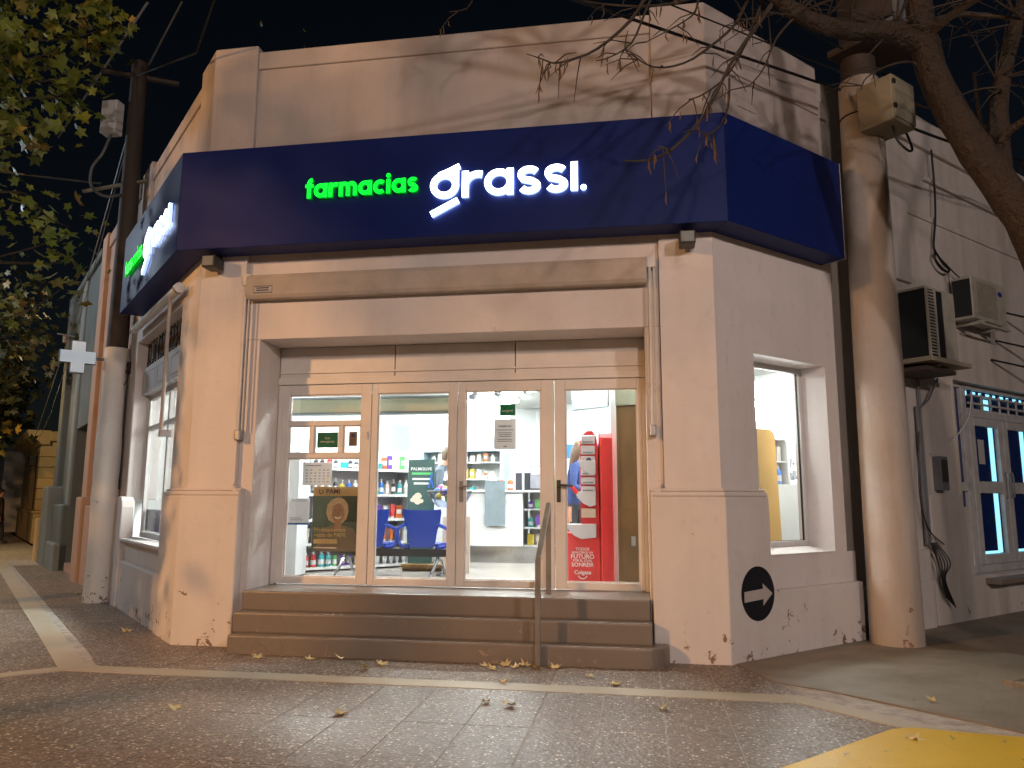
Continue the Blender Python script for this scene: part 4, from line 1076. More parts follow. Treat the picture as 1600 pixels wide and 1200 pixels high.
bl = thing('roller_blind', 'cream roller blind box hung inside above the left door panes', 'blind', (-3, 8.4, 2.42))
MB().box(-3.98, -1.98, 8.33, 8.45, 2.45, 2.60).build('box', M['cream_blind'], bl)
MB().box(-3.98, -1.98, 8.32, 8.46, 2.425, 2.445).build('bottom_bar', M['greypanel'], bl)
MB().box(-3.98, -1.98, 8.32, 8.46, 2.605, 2.625).build('top_bar', M['greypanel'], bl)

# gondola shelf with products
A = Vector((-4.28, 9.42)); SH = Frame(A, (S, S), (S, -S))    # o points towards the shop front
LEN = 1.56
gon = thing('display_shelf', 'white shelving unit filled with bottles and boxes behind the blue chairs', 'shelf', (*SH.w(0.8, 0, 0)[:2], ZF))
MB(SH).box(0.0, LEN, -0.42, -0.40, ZF, 1.98).build('back_panel', M['shelf'], gon)
MB(SH).box(-0.02, 0.0, -0.42, 0.0, ZF, 1.98).build('side_panel', M['shelf'], gon)
MB(SH).box(LEN, LEN + 0.02, -0.42, 0.0, ZF, 1.92).build('side_panel', M['shelf'], gon)
levels = [0.60, 0.90, 1.21, 1.535, 1.875]
for z in levels:
    MB(SH).box(0.0, LEN, -0.40, 0.01, z - 0.022, z).build('shelf', M['shelf'], gon, bevel=0.003)
    MB(SH).box(0.0, LEN, 0.011, 0.016, z - 0.03, z + 0.006).build('price_rail', M['printwhite'], gon)

def bottle_mesh(col, h, r, kind):
    m = MB(); m.mi = 0
    if kind == 'bottle':
        m.lathe(0, 0, [(r * 0.95, 0), (r, 0.01), (r, h * 0.62), (r * 0.8, h * 0.72), (r * 0.4, h * 0.8)], 10)
        m.mi = 1; m.lathe(0, 0, [(r * 0.45, h * 0.8), (r * 0.42, h)], 8); m.lathe(0, 0, [(r * 1.02, h * 0.16), (r * 1.02, h * 0.46)], 10)
    elif kind == 'pump':
        m.lathe(0, 0, [(r, 0), (r, h * 0.65), (r * 0.5, h * 0.75)], 10)
        m.mi = 1; m.lathe(0, 0, [(r * 0.3, h * 0.75), (r * 0.25, h * 0.92), (r * 0.5, h * 0.94), (r * 0.45, h)], 8); m.lathe(0, 0, [(r * 1.02, h * 0.2), (r * 1.02, h * 0.5)], 10)
    elif kind == 'jar':
        m.lathe(0, 0, [(r, 0), (r * 1.05, 0.01), (r * 1.05, h * 0.7)], 12)
        m.mi = 1; m.lathe(0, 0, [(r * 1.1, h * 0.7), (r * 1.1, h)], 12)
    elif kind == 'tube':
        m.add([(-r, -r * 0.15, h), (r, -r * 0.15, h), (r, r * 0.15, h), (-r, r * 0.15, h), (-r * 0.6, -r * 0.5, 0.03), (r * 0.6, -r * 0.5, 0.03), (r * 0.6, r * 0.5, 0.03), (-r * 0.6, r * 0.5, 0.03)],
              [(0, 1, 2, 3), (4, 5, 6, 7), (0, 1, 5, 4), (1, 2, 6, 5), (2, 3, 7, 6), (3, 0, 4, 7)])
        m.mi = 1; m.lathe(0, 0, [(r * 0.6, 0), (r * 0.55, 0.032)], 8)
    else:
        m.box(-r, r, -r * 0.6, r * 0.6, 0, h)
        m.mi = 1; m.box(-r * 0.75, r * 0.75, -r * 0.605, -r * 0.6 - 0.002, h * 0.35, h * 0.7)
        m.mi = 0
    me = m.mesh(kind, [M['p_' + col], M['cap'] if kind != 'box' else M['printwhite']])
    return me
cache = {}
def product(col, kind, h, r, fr, u, o, z, place, jit=0.15):
    key = (col, kind, round(h, 2), round(r, 3))
    if key not in cache: cache[key] = bottle_mesh(*((col, h, r, kind)))
    p = fr.w(u, o, z)
    ang = math.atan2(fr.n[1], fr.n[0]) + PI / 2
    nm = {'bottle': 'bottle', 'pump': 'pump_bottle', 'jar': 'jar', 'tube': 'tube_pack', 'box': 'product_box'}[kind]
    o_ = inst(nm, cache[key], p, (0, 0, ang + random.uniform(-jit, jit)))
    word = {'bottle': 'bottle', 'pump': 'pump bottle', 'jar': 'jar', 'tube': 'squeeze tube', 'box': 'box'}[kind]
    tag(o_, 'small %s %s %s' % (col, word, place), 'bottle' if kind in ('bottle', 'pump') else word.split()[-1], '%s %s %s' % (col, {'box': 'boxes'}.get(word, word + 's'), place))
    return o_
rows = [
    (1.875, 'on the top shelf behind the chairs', [('orange', 'box', .17, .035), ('purple', 'box', .2, .032), ('cream', 'box', .2, .032), ('green', 'box', .2, .032), ('orange', 'box', .2, .03), ('teal', 'jar', .12, .05), ('black', 'bottle', .14, .03), ('red', 'box', .12, .03)], [6, 6, 6, 7, 6, 5, 6, 6, 7, 5, 5, 0, 1, 2, 3, 4]),
    (1.535, 'on the second shelf behind the chairs', [('yellow', 'pump', .2, .035), ('blue', 'bottle', .2, .035), ('cream', 'bottle', .18, .03), ('teal', 'bottle', .19, .034), ('green', 'jar', .08, .045), ('black', 'pump', .22, .03), ('white', 'bottle', .2, .03)], [6, 5, 2, 6, 5, 0, 1, 6, 2, 0, 4, 1, 2, 5, 3, 6]),
    (1.21, 'on the middle shelf behind the chairs', [('red', 'tube', .2, .038), ('purple', 'tube', .19, .038), ('white', 'tube', .18, .035), ('pink', 'bottle', .2, .034), ('orange', 'box', .17, .045)], [3, 2, 0, 1, 1, 2, 0, 4, 0, 1, 1, 2, 0, 4, 4]),
    (0.90, 'on the fourth shelf behind the chairs', [('cream', 'tube', .2, .036), ('white', 'bottle', .21, .036), ('orange', 'tube', .2, .03), ('brown', 'bottle', .17, .03)], [0, 1, 1, 0, 1, 0, 1, 3, 2, 2, 3, 2, 2, 0, 1]),
    (0.60, 'on the lowest shelf behind the chairs', [('red', 'bottle', .2, .036), ('teal', 'bottle', .2, .04), ('purple', 'bottle', .22, .034), ('yellow', 'bottle', .2, .03), ('orange', 'bottle', .2, .036), ('white', 'tube', .21, .04), ('green', 'bottle', .2, .03)], [0, 0, 1, 1, 6, 2, 2, 3, 4, 4, 5, 5, 5, 5, 5]),
]
for z, place, kinds, seq in rows:
    u = 0.06
    for k, q in enumerate(seq):
        c, kd, h, r = kinds[q]
        u += r
        if u + r > LEN: break
        product(c, kd, h * random.uniform(0.93, 1.05), r, SH, u, -0.06 - random.uniform(0, 0.04), z, place)
        u += r + (LEN - 0.1) / len(seq) - 2 * r + 0.004 if (LEN - 0.1) / len(seq) > 2 * r else r + 0.006
# white column unit at the left edge with a few products
cu_ = thing('end_shelf', 'narrow white end shelf seen through the left door pane', 'shelf', (-4.5, 9.0, ZF))
MB().box(-4.42, -4.12, 8.95, 9.25, ZF, 2.05).build('column', M['shelf'], cu_, bevel=0.01)
for z in (0.75, 1.1, 1.45, 1.8):
    MB().box(-4.75, -4.42, 8.95, 9.25, z, z + 0.02).build('shelf', M['shelf'], cu_)
    for j, cc in enumerate(('yellow', 'teal', 'white')):
        product(cc, 'bottle', 0.18, 0.035, WD, -4.68 + j * 0.1, 9.02, z + 0.021, 'on the narrow end shelf at the %s' % {0.75: 'bottom', 1.1: 'second level', 1.45: 'third level', 1.8: 'top'}[z])

# waiting bench: blue shells on a black beam with chrome legs
bn = thing('waiting_bench', 'beam bench with two royal blue plastic seats seen through the doors', 'bench', (-3, 9.1, ZF))
def shell(cx, yb):
    m = MB(Frame((0, yb), (1, 0), (0, -1)))
    # back of the seat as seen from outside: waisted shield with flared arms
    out = [(-0.235, 0.80), (-0.24, 0.76), (-0.225, 0.66), (-0.265, 0.60), (-0.315, 0.57), (-0.315, 0.44), (-0.29, 0.36), (-0.20, 0.33), (0.20, 0.33), (0.29, 0.36), (0.315, 0.44), (0.315, 0.57), (0.265, 0.60), (0.225, 0.66), (0.24, 0.76), (0.235, 0.80), (0.12, 0.79), (-0.12, 0.79)]
    body = [(-0.235, 0.80), (-0.24, 0.76), (-0.215, 0.62), (-0.19, 0.55), (-0.175, 0.47), (-0.165, 0.40), (-0.13, 0.34), (0.13, 0.34), (0.165, 0.40), (0.175, 0.47), (0.19, 0.55), (0.215, 0.62), (0.24, 0.76), (0.235, 0.80), (0.12, 0.79), (-0.12, 0.79)]
    nn = len(body)
    v = []
    for t in (0.0, 0.018):
        for x, z in body:
            bow = 0.07 * (x / 0.24) ** 2 * (1 if z > 0.45 else 0.5)
            lean = (z - 0.34) * 0.18
            v.append((cx + x, lean * 1.0 - bow - t, ZF + z))
    m.add(v, [tuple(range(nn)), tuple(range(2 * nn - 1, nn - 1, -1))] + [(i, (i + 1) % nn, nn + (i + 1) % nn, nn + i) for i in range(nn)])
    # side loops
    for sgn in (-1, 1):
        pts = [(0.20, 0.62, 0.0), (0.27, 0.585, -0.06), (0.32, 0.55, -0.12), (0.325, 0.47, -0.18), (0.305, 0.39, -0.2), (0.25, 0.345, -0.18), (0.16, 0.335, -0.12)]
        m.tube([(cx + sgn * x, 0.03 + y * 0.6, ZF + z) for x, z, y in pts], 0.022, 8)
    m.box(cx - 0.2, cx + 0.2, -0.42, -0.02, ZF + 0.355, ZF + 0.385)
    return m
shell(-2.62, 9.18).build('seat', M['chairblue'], bn, smooth=True)
shell(-3.28, 9.18).build('seat', M['chairblue'], bn, smooth=True)
MB().box(-3.78, -2.30, 9.17, 9.23, ZF + 0.235, ZF + 0.325).build('beam', M['beam'], bn)
for x in (-3.6, -2.42):
    for sg in (-1, 1):
        MB().tube([(x, 9.2, ZF + 0.25), (x + 0.02, 9.2 + sg * 0.12, ZF + 0.18), (x + 0.03 * sg, 9.2 + sg * 0.24, ZF + 0.012)], 0.02, 8).build('leg', M['chrome'], bn, smooth=True)

# text helper
def text(name, body, size, fr, u, o, z, mat, parent, align='CENTER', bold=0.0, depth=0.0012, rev=False):
    cu = bpy.data.curves.new(name, 'FONT'); cu.body = body; cu.size = size; cu.align_x = align; cu.offset = bold * size
    cu.extrude = 0.0; cu.resolution_u = 3
    ob = bpy.data.objects.new(name, cu); COL.objects.link(ob)
    dg = bpy.context.evaluated_depsgraph_get()
    me = bpy.data.meshes.new_from_object(ob.evaluated_get(dg))
    bpy.data.objects.remove(ob)
    for v in me.vertices:
        x, y = v.co.x, v.co.y
        v.co = fr.w(u + (-x if rev else x), o, z + y)
    me.materials.clear(); me.materials.append(mat)
    me.name = name
    o_ = bpy.data.objects.new(name, me); COL.objects.link(o_)
    if parent is not None:
        o_.parent = parent
        if parent.type == 'EMPTY': o_.matrix_parent_inverse = Matrix.Translation(parent.location).inverted()
    return o_

PF = Frame((0, 8.106), (1, 0), (0, -1))    # just inside the door glass
def sheetp(name, lab, cat, x0, x1, z0, z1, mat, grp='notices stuck on the door glass'):
    t = thing(name, lab, cat, PF.w((x0 + x1) / 2, 0, z0), grp)
    MB(PF).box(x0, x1, -0.004, 0.0, z0, z1).build('sheet', mat, t)
    return t
def lines(t, x0, x1, zs, mat, h=0.008, ragged=0.3, center=True):
    m = MB(PF)
    for z in zs:
        f = 1 - random.uniform(0, ragged)
        c = (x0 + x1) / 2; w_ = (x1 - x0) / 2 * f
        a_, b_ = (c - w_, c + w_) if center else (x0, x0 + 2 * w_)
        m.box(a_, b_, 0.0002, 0.0012, z, z + h)
    m.build('print', mat, t)
# calendar sheet
t = sheetp('calendar_sheet', 'white calendar grid sheet on the leftmost door pane', 'notice', -3.695, -3.355, 1.615, 1.87, M['paper'])
m = MB(PF)
for i in range(6):
    for j in range(5): m.box(-3.66 + i * 0.05, -3.635 + i * 0.05, 0.0002, 0.0012, 1.65 + j * 0.032, 1.66 + j * 0.032)
m.box(-3.66, -3.48, 0.0002, 0.0012, 1.828, 1.838); m.build('print', M['inkgrey'], t)
m = MB(PF)
for i, j in ((1, 2), (5, 1), (2, 4)): m.box(-3.662 + i * 0.05, -3.633 + i * 0.05, 0.0013, 0.0018, 1.648 + j * 0.032, 1.662 + j * 0.032)
m.build('print', M['yellowprint'], t)
# poster with portrait
t = sheetp('poster', 'large poster with a smiling grey-haired woman on the leftmost door pane', 'poster', -3.56, -3.03, 0.90, 1.60, M['postergreen'])
MB(PF).box(-3.56, -3.03, 0.0003, 0.0013, 1.50, 1.60).build('header_band', M['posterband'], t)
text('print', 'PAMI', 0.075, PF, -3.33, 0.0018, 1.525, M['ink'], t, bold=0.02)
m = MB(PF); m.ribbon(arcp(-3.47, 1.548, 0.022, 120, 400, 12), 0.01, 0.0015, 0.0022); m.build('print', M['ink'], t)
MB(PF).box(-3.22, -3.03, 0.0003, 0.0011, 1.22, 1.50).build('print', paint('poster_shadow_green', (0.02, 0.05, 0.05), 0.5, bump=0), t)
def ell(cx, cz, rx, rz, n=22): return [(cx + rx * math.cos(2 * PI * k / n), cz + rz * math.sin(2 * PI * k / n)) for k in range(n)]
MB(PF).prism_o([(-3.50, 0.905), (-3.50, 1.08), (-3.43, 1.15), (-3.34, 1.18), (-3.20, 1.18), (-3.09, 1.15), (-3.035, 1.06), (-3.035, 0.905)], 0.0012, 0.002).build('print', M['postershirt'], t)
MB(PF).prism_o([(-3.30, 1.20), (-3.37, 1.24), (-3.40, 1.31), (-3.39, 1.40), (-3.34, 1.46), (-3.27, 1.485), (-3.20, 1.465), (-3.155, 1.41), (-3.145, 1.33), (-3.165, 1.25), (-3.22, 1.20)], 0.002, 0.0026).build('print', M['posterhair'], t)
MB(PF).prism_o(ell(-3.262, 1.315, 0.074, 0.105), 0.0028, 0.0034).build('print', M['posterskin'], t)
MB(PF).box(-3.305, -3.225, 0.0022, 0.003, 1.13, 1.24).build('print', M['posterskin'], t)
m = MB(PF)
for x in (-3.295, -3.235): m.prism_o(ell(x, 1.345, 0.013, 0.006, 8), 0.0036, 0.004)
m.ribbon([(-3.27, 1.335), (-3.262, 1.305), (-3.272, 1.30)], 0.006, 0.0036, 0.004)
m.build('print', M['kraft'], t)
m = MB(PF); m.ribbon([(-3.30, 1.275), (-3.282, 1.262), (-3.262, 1.258), (-3.242, 1.264), (-3.226, 1.278)], 0.012, 0.0036, 0.0042); m.build('print', M['printwhite'], t)
text('print', 'Medicamentos', 0.062, PF, -3.535, 0.0045, 1.115, M['yellowprint'], t, 'LEFT', 0.02)
text('print', 'gratis de PAMI.', 0.062, PF, -3.535, 0.0045, 1.058, M['yellowprint'], t, 'LEFT', 0.02)
MB(PF).box(-3.535, -3.265, 0.0025, 0.0035, 0.985, 1.035).build('print', M['yellowprint'], t)
MB(PF).box(-3.53, -3.27, 0.0025, 0.0035, 0.935, 0.947).build('print', M['printwhite'], t)
# leaflet, small sheets
t = sheetp('leaflet', 'white leaflet on the left edge of the leftmost door pane', 'notice', -3.845, -3.60, 1.185, 1.475, M['paper'])
lines(t, -3.82, -3.63, [1.44, 1.455], M['inkgrey'], 0.006); lines(t, -3.82, -3.66, [1.235, 1.255], M['inkgrey'], 0.007, 0.3, False)
MB(PF).box(-3.845, -3.60, 0.0003, 0.0013, 1.185, 1.205).build('print', M['p_blue'], t)
t = sheetp('sticker', 'green rectangular sign in the small middle pane of the left door', 'sign', -3.54, -3.30, 2.03, 2.20, M['greensign'])
text('print', 'Solo', 0.035, PF, -3.42, 0.0015, 2.125, M['printwhite'], t); text('print', 'emergencia', 0.035, PF, -3.42, 0.0015, 2.088, M['printwhite'], t)
t = sheetp('sticker', 'brown card in the small right pane of the left door', 'notice', -3.17, -3.075, 2.045, 2.205, M['kraft'])
MB(PF).prism_o(ell(-3.122, 2.165, 0.026, 0.022, 12), 0.0003, 0.0012).build('print', M['ink'], t)
t = sheetp('sticker', 'small green sign high on the right-of-centre door pane', 'sign', -1.475, -1.305, 2.36, 2.48, M['greensign'])
text('print', 'surgirol', 0.04, PF, -1.39, 0.0015, 2.40, M['printwhite'], t)
t = sheetp('notice_sheet', 'white notice sheet below the green sign on the door pane', 'notice', -1.535, -1.30, 2.0, 2.32, M['paper'])
text('print', 'FARMACIA', 0.03, PF, -1.417, 0.0015, 2.235, M['ink'], t, bold=0.02)
lines(t, -1.51, -1.325, [2.20, 2.205], M['inkgrey'], 0.004, 0.0); lines(t, -1.51, -1.325, [2.17, 2.15, 2.13, 2.10, 2.08], M['inkgrey'], 0.008); lines(t, -1.44, -1.39, [2.025], M['ink'], 0.009)

# dark green standing display with a ribbon of print
ps = thing('display_stand', 'dark green curved cardboard display stand beside the shelf', 'display stand', (-2.9, 10.15, ZF))
PS = Frame((-2.92, 10.15), (0.985, 0.17), (0.17, -0.985))
m = MB(PS)
m.prism_o([(-0.155, ZF), (-0.175, 0.9), (-0.185, 1.5), (-0.175, 2.0), (0.175, 2.01), (0.18, 1.4), (0.16, ZF)], -0.05, 0.0)
m.build('board', paint('dark_green_card', (0.03, 0.075, 0.07), 0.45, var=0.15, scale=3, bump=0), ps)
text('print', 'PALMOLIVE', 0.056, PS, 0.0, 0.003, 1.86, M['printwhite'], ps, bold=0.01)
MB(PS).box(-0.13, 0.15, 0.001, 0.003, 1.80, 1.83).build('print', M['p_green'], ps)
m = MB(PS)
for x, z, l in ((0.0, 1.73, 0.24), (0.0, 1.67, 0.2)): m.box(x - l / 2, x + l / 2, 0.001, 0.003, z, z + 0.025)
m.build('print', M['cap'], ps)
m = MB(PS)
for k in range(9):
    a = k * 0.7
    m.prism_o(ell(-0.05 + 0.06 * math.cos(a) * (k % 3) / 2, 1.48 + 0.05 * math.sin(a), 0.04, 0.03, 12), 0.0012 + 0.0003 * k, 0.0014 + 0.0003 * k)
m.build('print', M['p_cream'], ps)
rb = MB(PS); rb.ribbon([(0.10, 1.62), (0.14, 1.78), (0.15, 1.81), (0.135, 1.82), (0.13, 1.76), (0.165, 1.62)], 0.018, 0.006, 0.010)
rb.build('ribbon', M['p_blue'], ps)
# stack of wood-look boxes and a small portrait card at its foot
cd = thing('portrait_card', 'small card with a smiling face standing behind the blue seat', 'card', (-2.33, 9.75, ZF))
CF = Frame((-2.33, 9.75), (1, 0), (0, -1))
MB(CF).box(-0.18, 0.18, -0.02, 0.0, ZF, 1.25).build('card', M['p_cream'], cd)
MB(CF).prism_o(ell(0.0, 1.08, 0.085, 0.11), 0.0005, 0.002).build('print', M['posterskin'], cd)
MB(CF).prism_o([(-0.16, 0.78), (-0.12, 0.93), (0.12, 0.93), (0.16, 0.78)], 0.0005, 0.002).build('print', M['posterskin'], cd)
m = MB(CF); m.ribbon([(-0.04, 1.04), (0, 1.02), (0.04, 1.04)], 0.018, 0.0022, 0.003); m.build('print', M['printwhite'], cd)
m = MB(CF)
for x in (-0.035, 0.035): m.prism_o(ell(x, 1.11, 0.014, 0.007, 8), 0.0022, 0.003)
m.build('print', M['ink'], cd)
wb = thing('wooden_base', 'low wooden pallet under the green display stand', 'pallet', (-2.75, 10.0, ZF))
for k in range(4):
    MB().box(-3.08 + k * 0.17, -2.93 + k * 0.17, 9.82, 10.05, ZF + 0.05, ZF + 0.085).build('plank', M['brownboard'], wb)
MB().box(-3.08, -2.42, 9.9, 9.95, ZF, ZF + 0.05).build('bearer', M['brownboard'], wb)
# wire basket of toys
bk = thing('display_basket', 'round clear basket of colourful balls on a thin stand', 'basket', (-2.35, 9.45, ZF))
MB().lathe(-2.35, 9.45, [(0.14, 1.37), (0.22, 1.44), (0.265, 1.53), (0.27, 1.56)], 24).build('bowl', glass('basket_plastic', (0.8, 0.85, 0.95), 0.12), bk)
MB().tube([(-2.35 + 0.272 * math.cos(a), 9.45 + 0.272 * math.sin(a), 1.565) for a in [k * PI / 14 for k in range(29)]], 0.012, 6).build('rim', M['darkplastic'], bk)
MB().tube([(-2.35, 9.45, ZF), (-2.35, 9.45, 1.38)], 0.015, 8).build('stem', M['chrome'], bk)
MB().lathe(-2.35, 9.45, [(0.16, ZF), (0.15, ZF + 0.02)], 16).build('foot', M['chrome'], bk)
sph = {}
for k in range(26):
    cn = random.choice(['yellow', 'purple', 'pink', 'blue', 'green', 'teal'])
    if cn not in sph:
        mm = MB(); mm.lathe(0, 0, [(0.045 * math.sin(a), 0.045 - 0.045 * math.cos(a)) for a in [0.15 + j * (PI - 0.3) / 7 for j in range(8)]], 10)
        sph[cn] = mm.mesh('ball', M['p_' + cn], smooth=True)
    a = random.uniform(0, 2 * PI); r = 0.19 * math.sqrt(random.random())
    tag(inst('toy_ball', sph[cn], (-2.35 + r * math.cos(a), 9.45 + r * math.sin(a), 1.42 + random.uniform(0, 0.12) + r * 0.2)), 'small %s ball in the clear basket' % cn, 'ball', '%s balls in the clear basket' % cn)

# counter with glass display, grey panel and goods
ct = thing('shop_counter', 'long white counter with lit glass display shelves at the back', 'counter', (-1.9, 11.5, ZF))
MB().box(-3.3, -1.72, 11.4, 12.0, ZF + 0.24, 1.58).build('cabinet', M['counter'], ct, bevel=0.01)
MB().box(-3.3, 0.9, 11.46, 12.0, ZF, ZF + 0.24).build('kick_plate', M['kick'], ct)
MB().box(-3.32, 0.92, 11.36, 12.02, 1.58, 1.61).build('top', M['counter'], ct, bevel=0.005)
MB().box(-2.28, -1.98, 11.35, 11.385, 1.09, 1.75).build('grey_panel', M['greypanel'], ct)
for z in (ZF + 0.24, 1.05, 1.32):
    MB().box(-1.70, 0.9, 11.42, 12.0, z, z + 0.02).build('glass_shelf', M['counter'], ct)
MB().box(-1.70, 0.9, 11.98, 12.0, ZF + 0.24, 1.58).build('back_panel', M['counter'], ct)
MB().box(-1.70, 0.9, 11.40, 11.406, ZF + 0.26, 1.57).build('glass_front', M['glass'], ct)
cols = ['red', 'blue', 'white', 'green', 'orange', 'purple', 'cream', 'yellow', 'teal', 'pink']
for z, pl_, hh in ((ZF + 0.262, 'on the lowest shelf of the glass counter', 0.16), (1.072, 'on the middle shelf of the glass counter', 0.17), (1.342, 'on the upper shelf of the glass counter', 0.14)):
    for k in range(13):
        product(random.choice(cols), random.choice(['box', 'bottle', 'tube', 'box']), hh, random.choice([0.04, 0.05]), WD, -1.62 + k * 0.115, 11.55, z, pl_)
for k in range(9):
    product(['yellow', 'orange', 'orange', 'black', 'black', 'white', 'yellow', 'green', 'white'][k], ['jar', 'bottle', 'bottle', 'box', 'box', 'box', 'bottle', 'box', 'tube'][k], 0.2 if k not in (3, 4, 5) else 0.26, 0.045, WD, -2.2 + k * 0.13, 11.6, 1.612, 'standing on the counter top')
sg = thing('counter_leaflet', 'grey leaflet stand on the counter top', 'leaflet stand', (-1.55, 11.5, 1.61))
MB().box(-1.62, -1.30, 11.50, 11.515, 1.64, 1.98).build('board', M['inkgrey'], sg)
MB().box(-1.60, -1.32, 11.495, 11.499, 1.85, 1.96).build('print', M['p_white'], sg)
MB().box(-1.62, -1.30, 11.46, 11.55, 1.612, 1.64).build('base', M['darkplastic'], sg)
# back cabinet with pale blue header and open shelves
bc = thing('back_cabinet', 'pale blue framed medicine cabinet behind the counter', 'cabinet', (-2.6, 12.6, ZF))
BC = Frame((-3.75, 12.9), (0.985, -0.17), (-0.17, -0.985))
MB(BC).box(0, 1.55, -0.3, 0.0, 2.28, 2.45).build('header', M['shelfgrey'], bc)
for u in (0, 0.72, 1.48):
    MB(BC).box(u, u + 0.07, -0.3, 0.0, ZF, 2.28).build('post', M['shelfgrey'], bc)
MB(BC).box(0, 1.55, -0.32, -0.3, ZF, 2.28).build('back_panel', M['shopwall'], bc)
for z in (0.9, 1.2, 1.5, 1.8, 2.08):
    MB(BC).box(0.07, 1.48, -0.3, -0.02, z, z + 0.02).build('shelf', M['shelf'], bc)
    for k in range(11):
        if random.random() < 0.8 and abs(0.12 + k * 0.12 - 0.76) > 0.06:
            product(random.choice(['white', 'cream', 'orange', 'yellow', 'teal', 'white']), random.choice(['box', 'bottle', 'box']), random.uniform(0.1, 0.17), 0.035, BC, 0.12 + k * 0.12, -0.08, z + 0.021, 'in the pale blue cabinet, %s shelf' % {0.9: 'lowest', 1.2: 'second', 1.5: 'third', 1.8: 'fourth', 2.08: 'top'}[z])
MB(BC).box(0, 1.55, -0.3, -0.01, 2.45, 3.1).build('upper_panel', M['shopwall'], bc)
bp = thing('blue_wall_sign', 'blue and white shop sign on the back wall above the counter', 'sign', (-1.2, 12.4, 1.9))
BF = Frame((-0.95, 12.5), (0.97, -0.24), (-0.24, -0.97))
MB(BF).box(-0.42, 0.42, -0.02, 0.0, 2.02, 2.42).build('board', M['p_white'], bp)
MB(BF).prism_o([(-0.30, 2.12), (-0.30, 2.38), (0.05, 2.35), (0.10, 2.27), (0.02, 2.18)], 0.001, 0.006).build('print', M['p_blue'], bp)
MB(BF).box(0.14, 0.40, 0.001, 0.006, 2.12, 2.36).build('print', M['p_blue'], bp)
MB(BF).box(-0.36, 0.42, -0.02, 0.006, 1.84, 1.96).build('lower_strip', M['shelfgrey'], bp)
bs = thing('back_shelf', 'white back wall shelves with small boxes behind the counter', 'shelf', (-0.9, 12.6, ZF))
for z in (1.2, 1.45, 1.72):
    MB(BF).box(-0.9, 1.4, -0.3, 0.0, z, z + 0.02).build('shelf', M['shelf'], bs)
    for k in range(12):
        if random.random() < 0.85:
            product(random.choice(['white', 'blue', 'teal', 'cream', 'white', 'orange', 'green']), 'box', random.uniform(0.12, 0.2), random.choice([0.05, 0.065]), BF, -0.78 + k * 0.16, -0.08, z + 0.021, 'on the back wall shelves, %s row' % {1.2: 'lower', 1.45: 'middle', 1.72: 'upper'}[z])
MB(BF).box(-0.9, 1.4, -0.33, -0.3, ZF, 2.0).build('back_panel', M['shopwall'], bs)

# red standing display with trays and lettering
rd = thing('red_display', 'tall red cardboard toothpaste display with clear trays behind the right door', 'display stand', (-0.55, 8.9, ZF))
RD = Frame((-0.57, 8.85), (1, 0), (0, -1))
MB(RD).prism_o([(-0.27, ZF), (-0.27, 1.10), (-0.10, 1.08), (-0.10, 2.12), (-0.08, 2.20), (-0.02, 2.25), (0.04, 2.25), (0.07, 2.21), (0.10, 2.05), (0.115, ZF)], -0.32, 0.0).build('body', M['red'], rd)
side = [(0.02, 2.17), (-0.03, 2.24), (-0.09, 2.25), (-0.18, 2.18), (-0.27, 1.95), (-0.33, 1.5), (-0.35, 1.0), (-0.36, ZF), (0.02, ZF)]
MB(Frame((-0.57, 8.85), (1, 0), (0.12, -0.99))).prism_u(side, 0.12, 0.27).build('side_panel', M['red'], rd, bevel=0.02)
for k, (z0, z1) in enumerate(((2.10, 2.20), (1.98, 2.08), (1.86, 1.96), (1.74, 1.84), (1.64, 1.72), (1.55, 1.62))):
    tr = MB(RD).box(-0.09, 0.07, 0.001, 0.03 + 0.004 * k, z0, z1).build('tray', M['paperlit'], rd, bevel=0.012)
    MB(RD).box(-0.07, 0.05, 0.032 + 0.004 * k, 0.034 + 0.004 * k, z0 + 0.015, z0 + 0.03).build('print', M['inkgrey'], tr)
MB(RD).prism_o(ell(0.0, 1.915, 0.03, 0.03, 14), 0.04, 0.0415).build('print', M['ink'], rd)
for z0, x0, d in ((1.74, -0.13, 0.06), (1.39, -0.16, 0.08), (1.03, -0.265, 0.06)):
    pts = [(x0, z0 + 0.17), (x0 + 0.03, z0 + 0.10), (x0 + 0.09, z0 + 0.04), (x0 + 0.17, z0), (0.075, z0 + 0.02), (0.075, z0 + 0.17)]
    MB(RD).prism_o(pts, 0.002, d).build('scoop_tray', M['paperlit'], rd, bevel=0.008)
MB(RD).box(-0.09, 0.07, 0.002, 0.03, 1.27, 1.37).build('tray', M['p_cream'], rd)
tp_ = MB(RD); tp_.tube([(-0.20, 0.05, 1.62), (-0.13, 0.06, 1.54)], [0.02, 0.028], 8); tp_.build('tube_cap', M['red'], rd)
for body, size, z in (('TODOS', 0.045, 0.905), ('MERECEMOS UN', 0.032, 0.872), ('FUTURO', 0.068, 0.815), ('POR EL CUAL', 0.036, 0.782), ('SONREIR', 0.062, 0.728)):
    text('print', body, size, RD, -0.085, 0.002, z, M['printwhite'], rd, bold=0.02)
text('print', 'Colgate', 0.06, RD, -0.085, 0.002, 0.645, M['printwhite'], rd, bold=0.03)
m = MB(RD); m.ribbon(arcp(-0.085, 0.645, 0.05, 200, 340, 8), 0.012, 0.001, 0.003); m.build('print', M['printwhite'], rd)
wp = thing('white_post', 'slim white post standing right of the red display', 'post', (-0.2, 9.2, ZF))
MB().box(-0.335, -0.255, 9.1, 9.2, ZF, 3.33).build('shaft', M['shelf'], wp, bevel=0.01)
MB().box(-0.35, -0.24, 9.09, 9.21, ZF, ZF + 0.05).build('base', M['shelf'], wp)
bb = thing('brown_board', 'tall dark brown board standing inside the right door', 'board', (-0.1, 8.9, ZF))
MB().box(-0.245, 0.12, 8.55, 8.60, ZF, 2.50).build('board', M['brownboard'], bb)
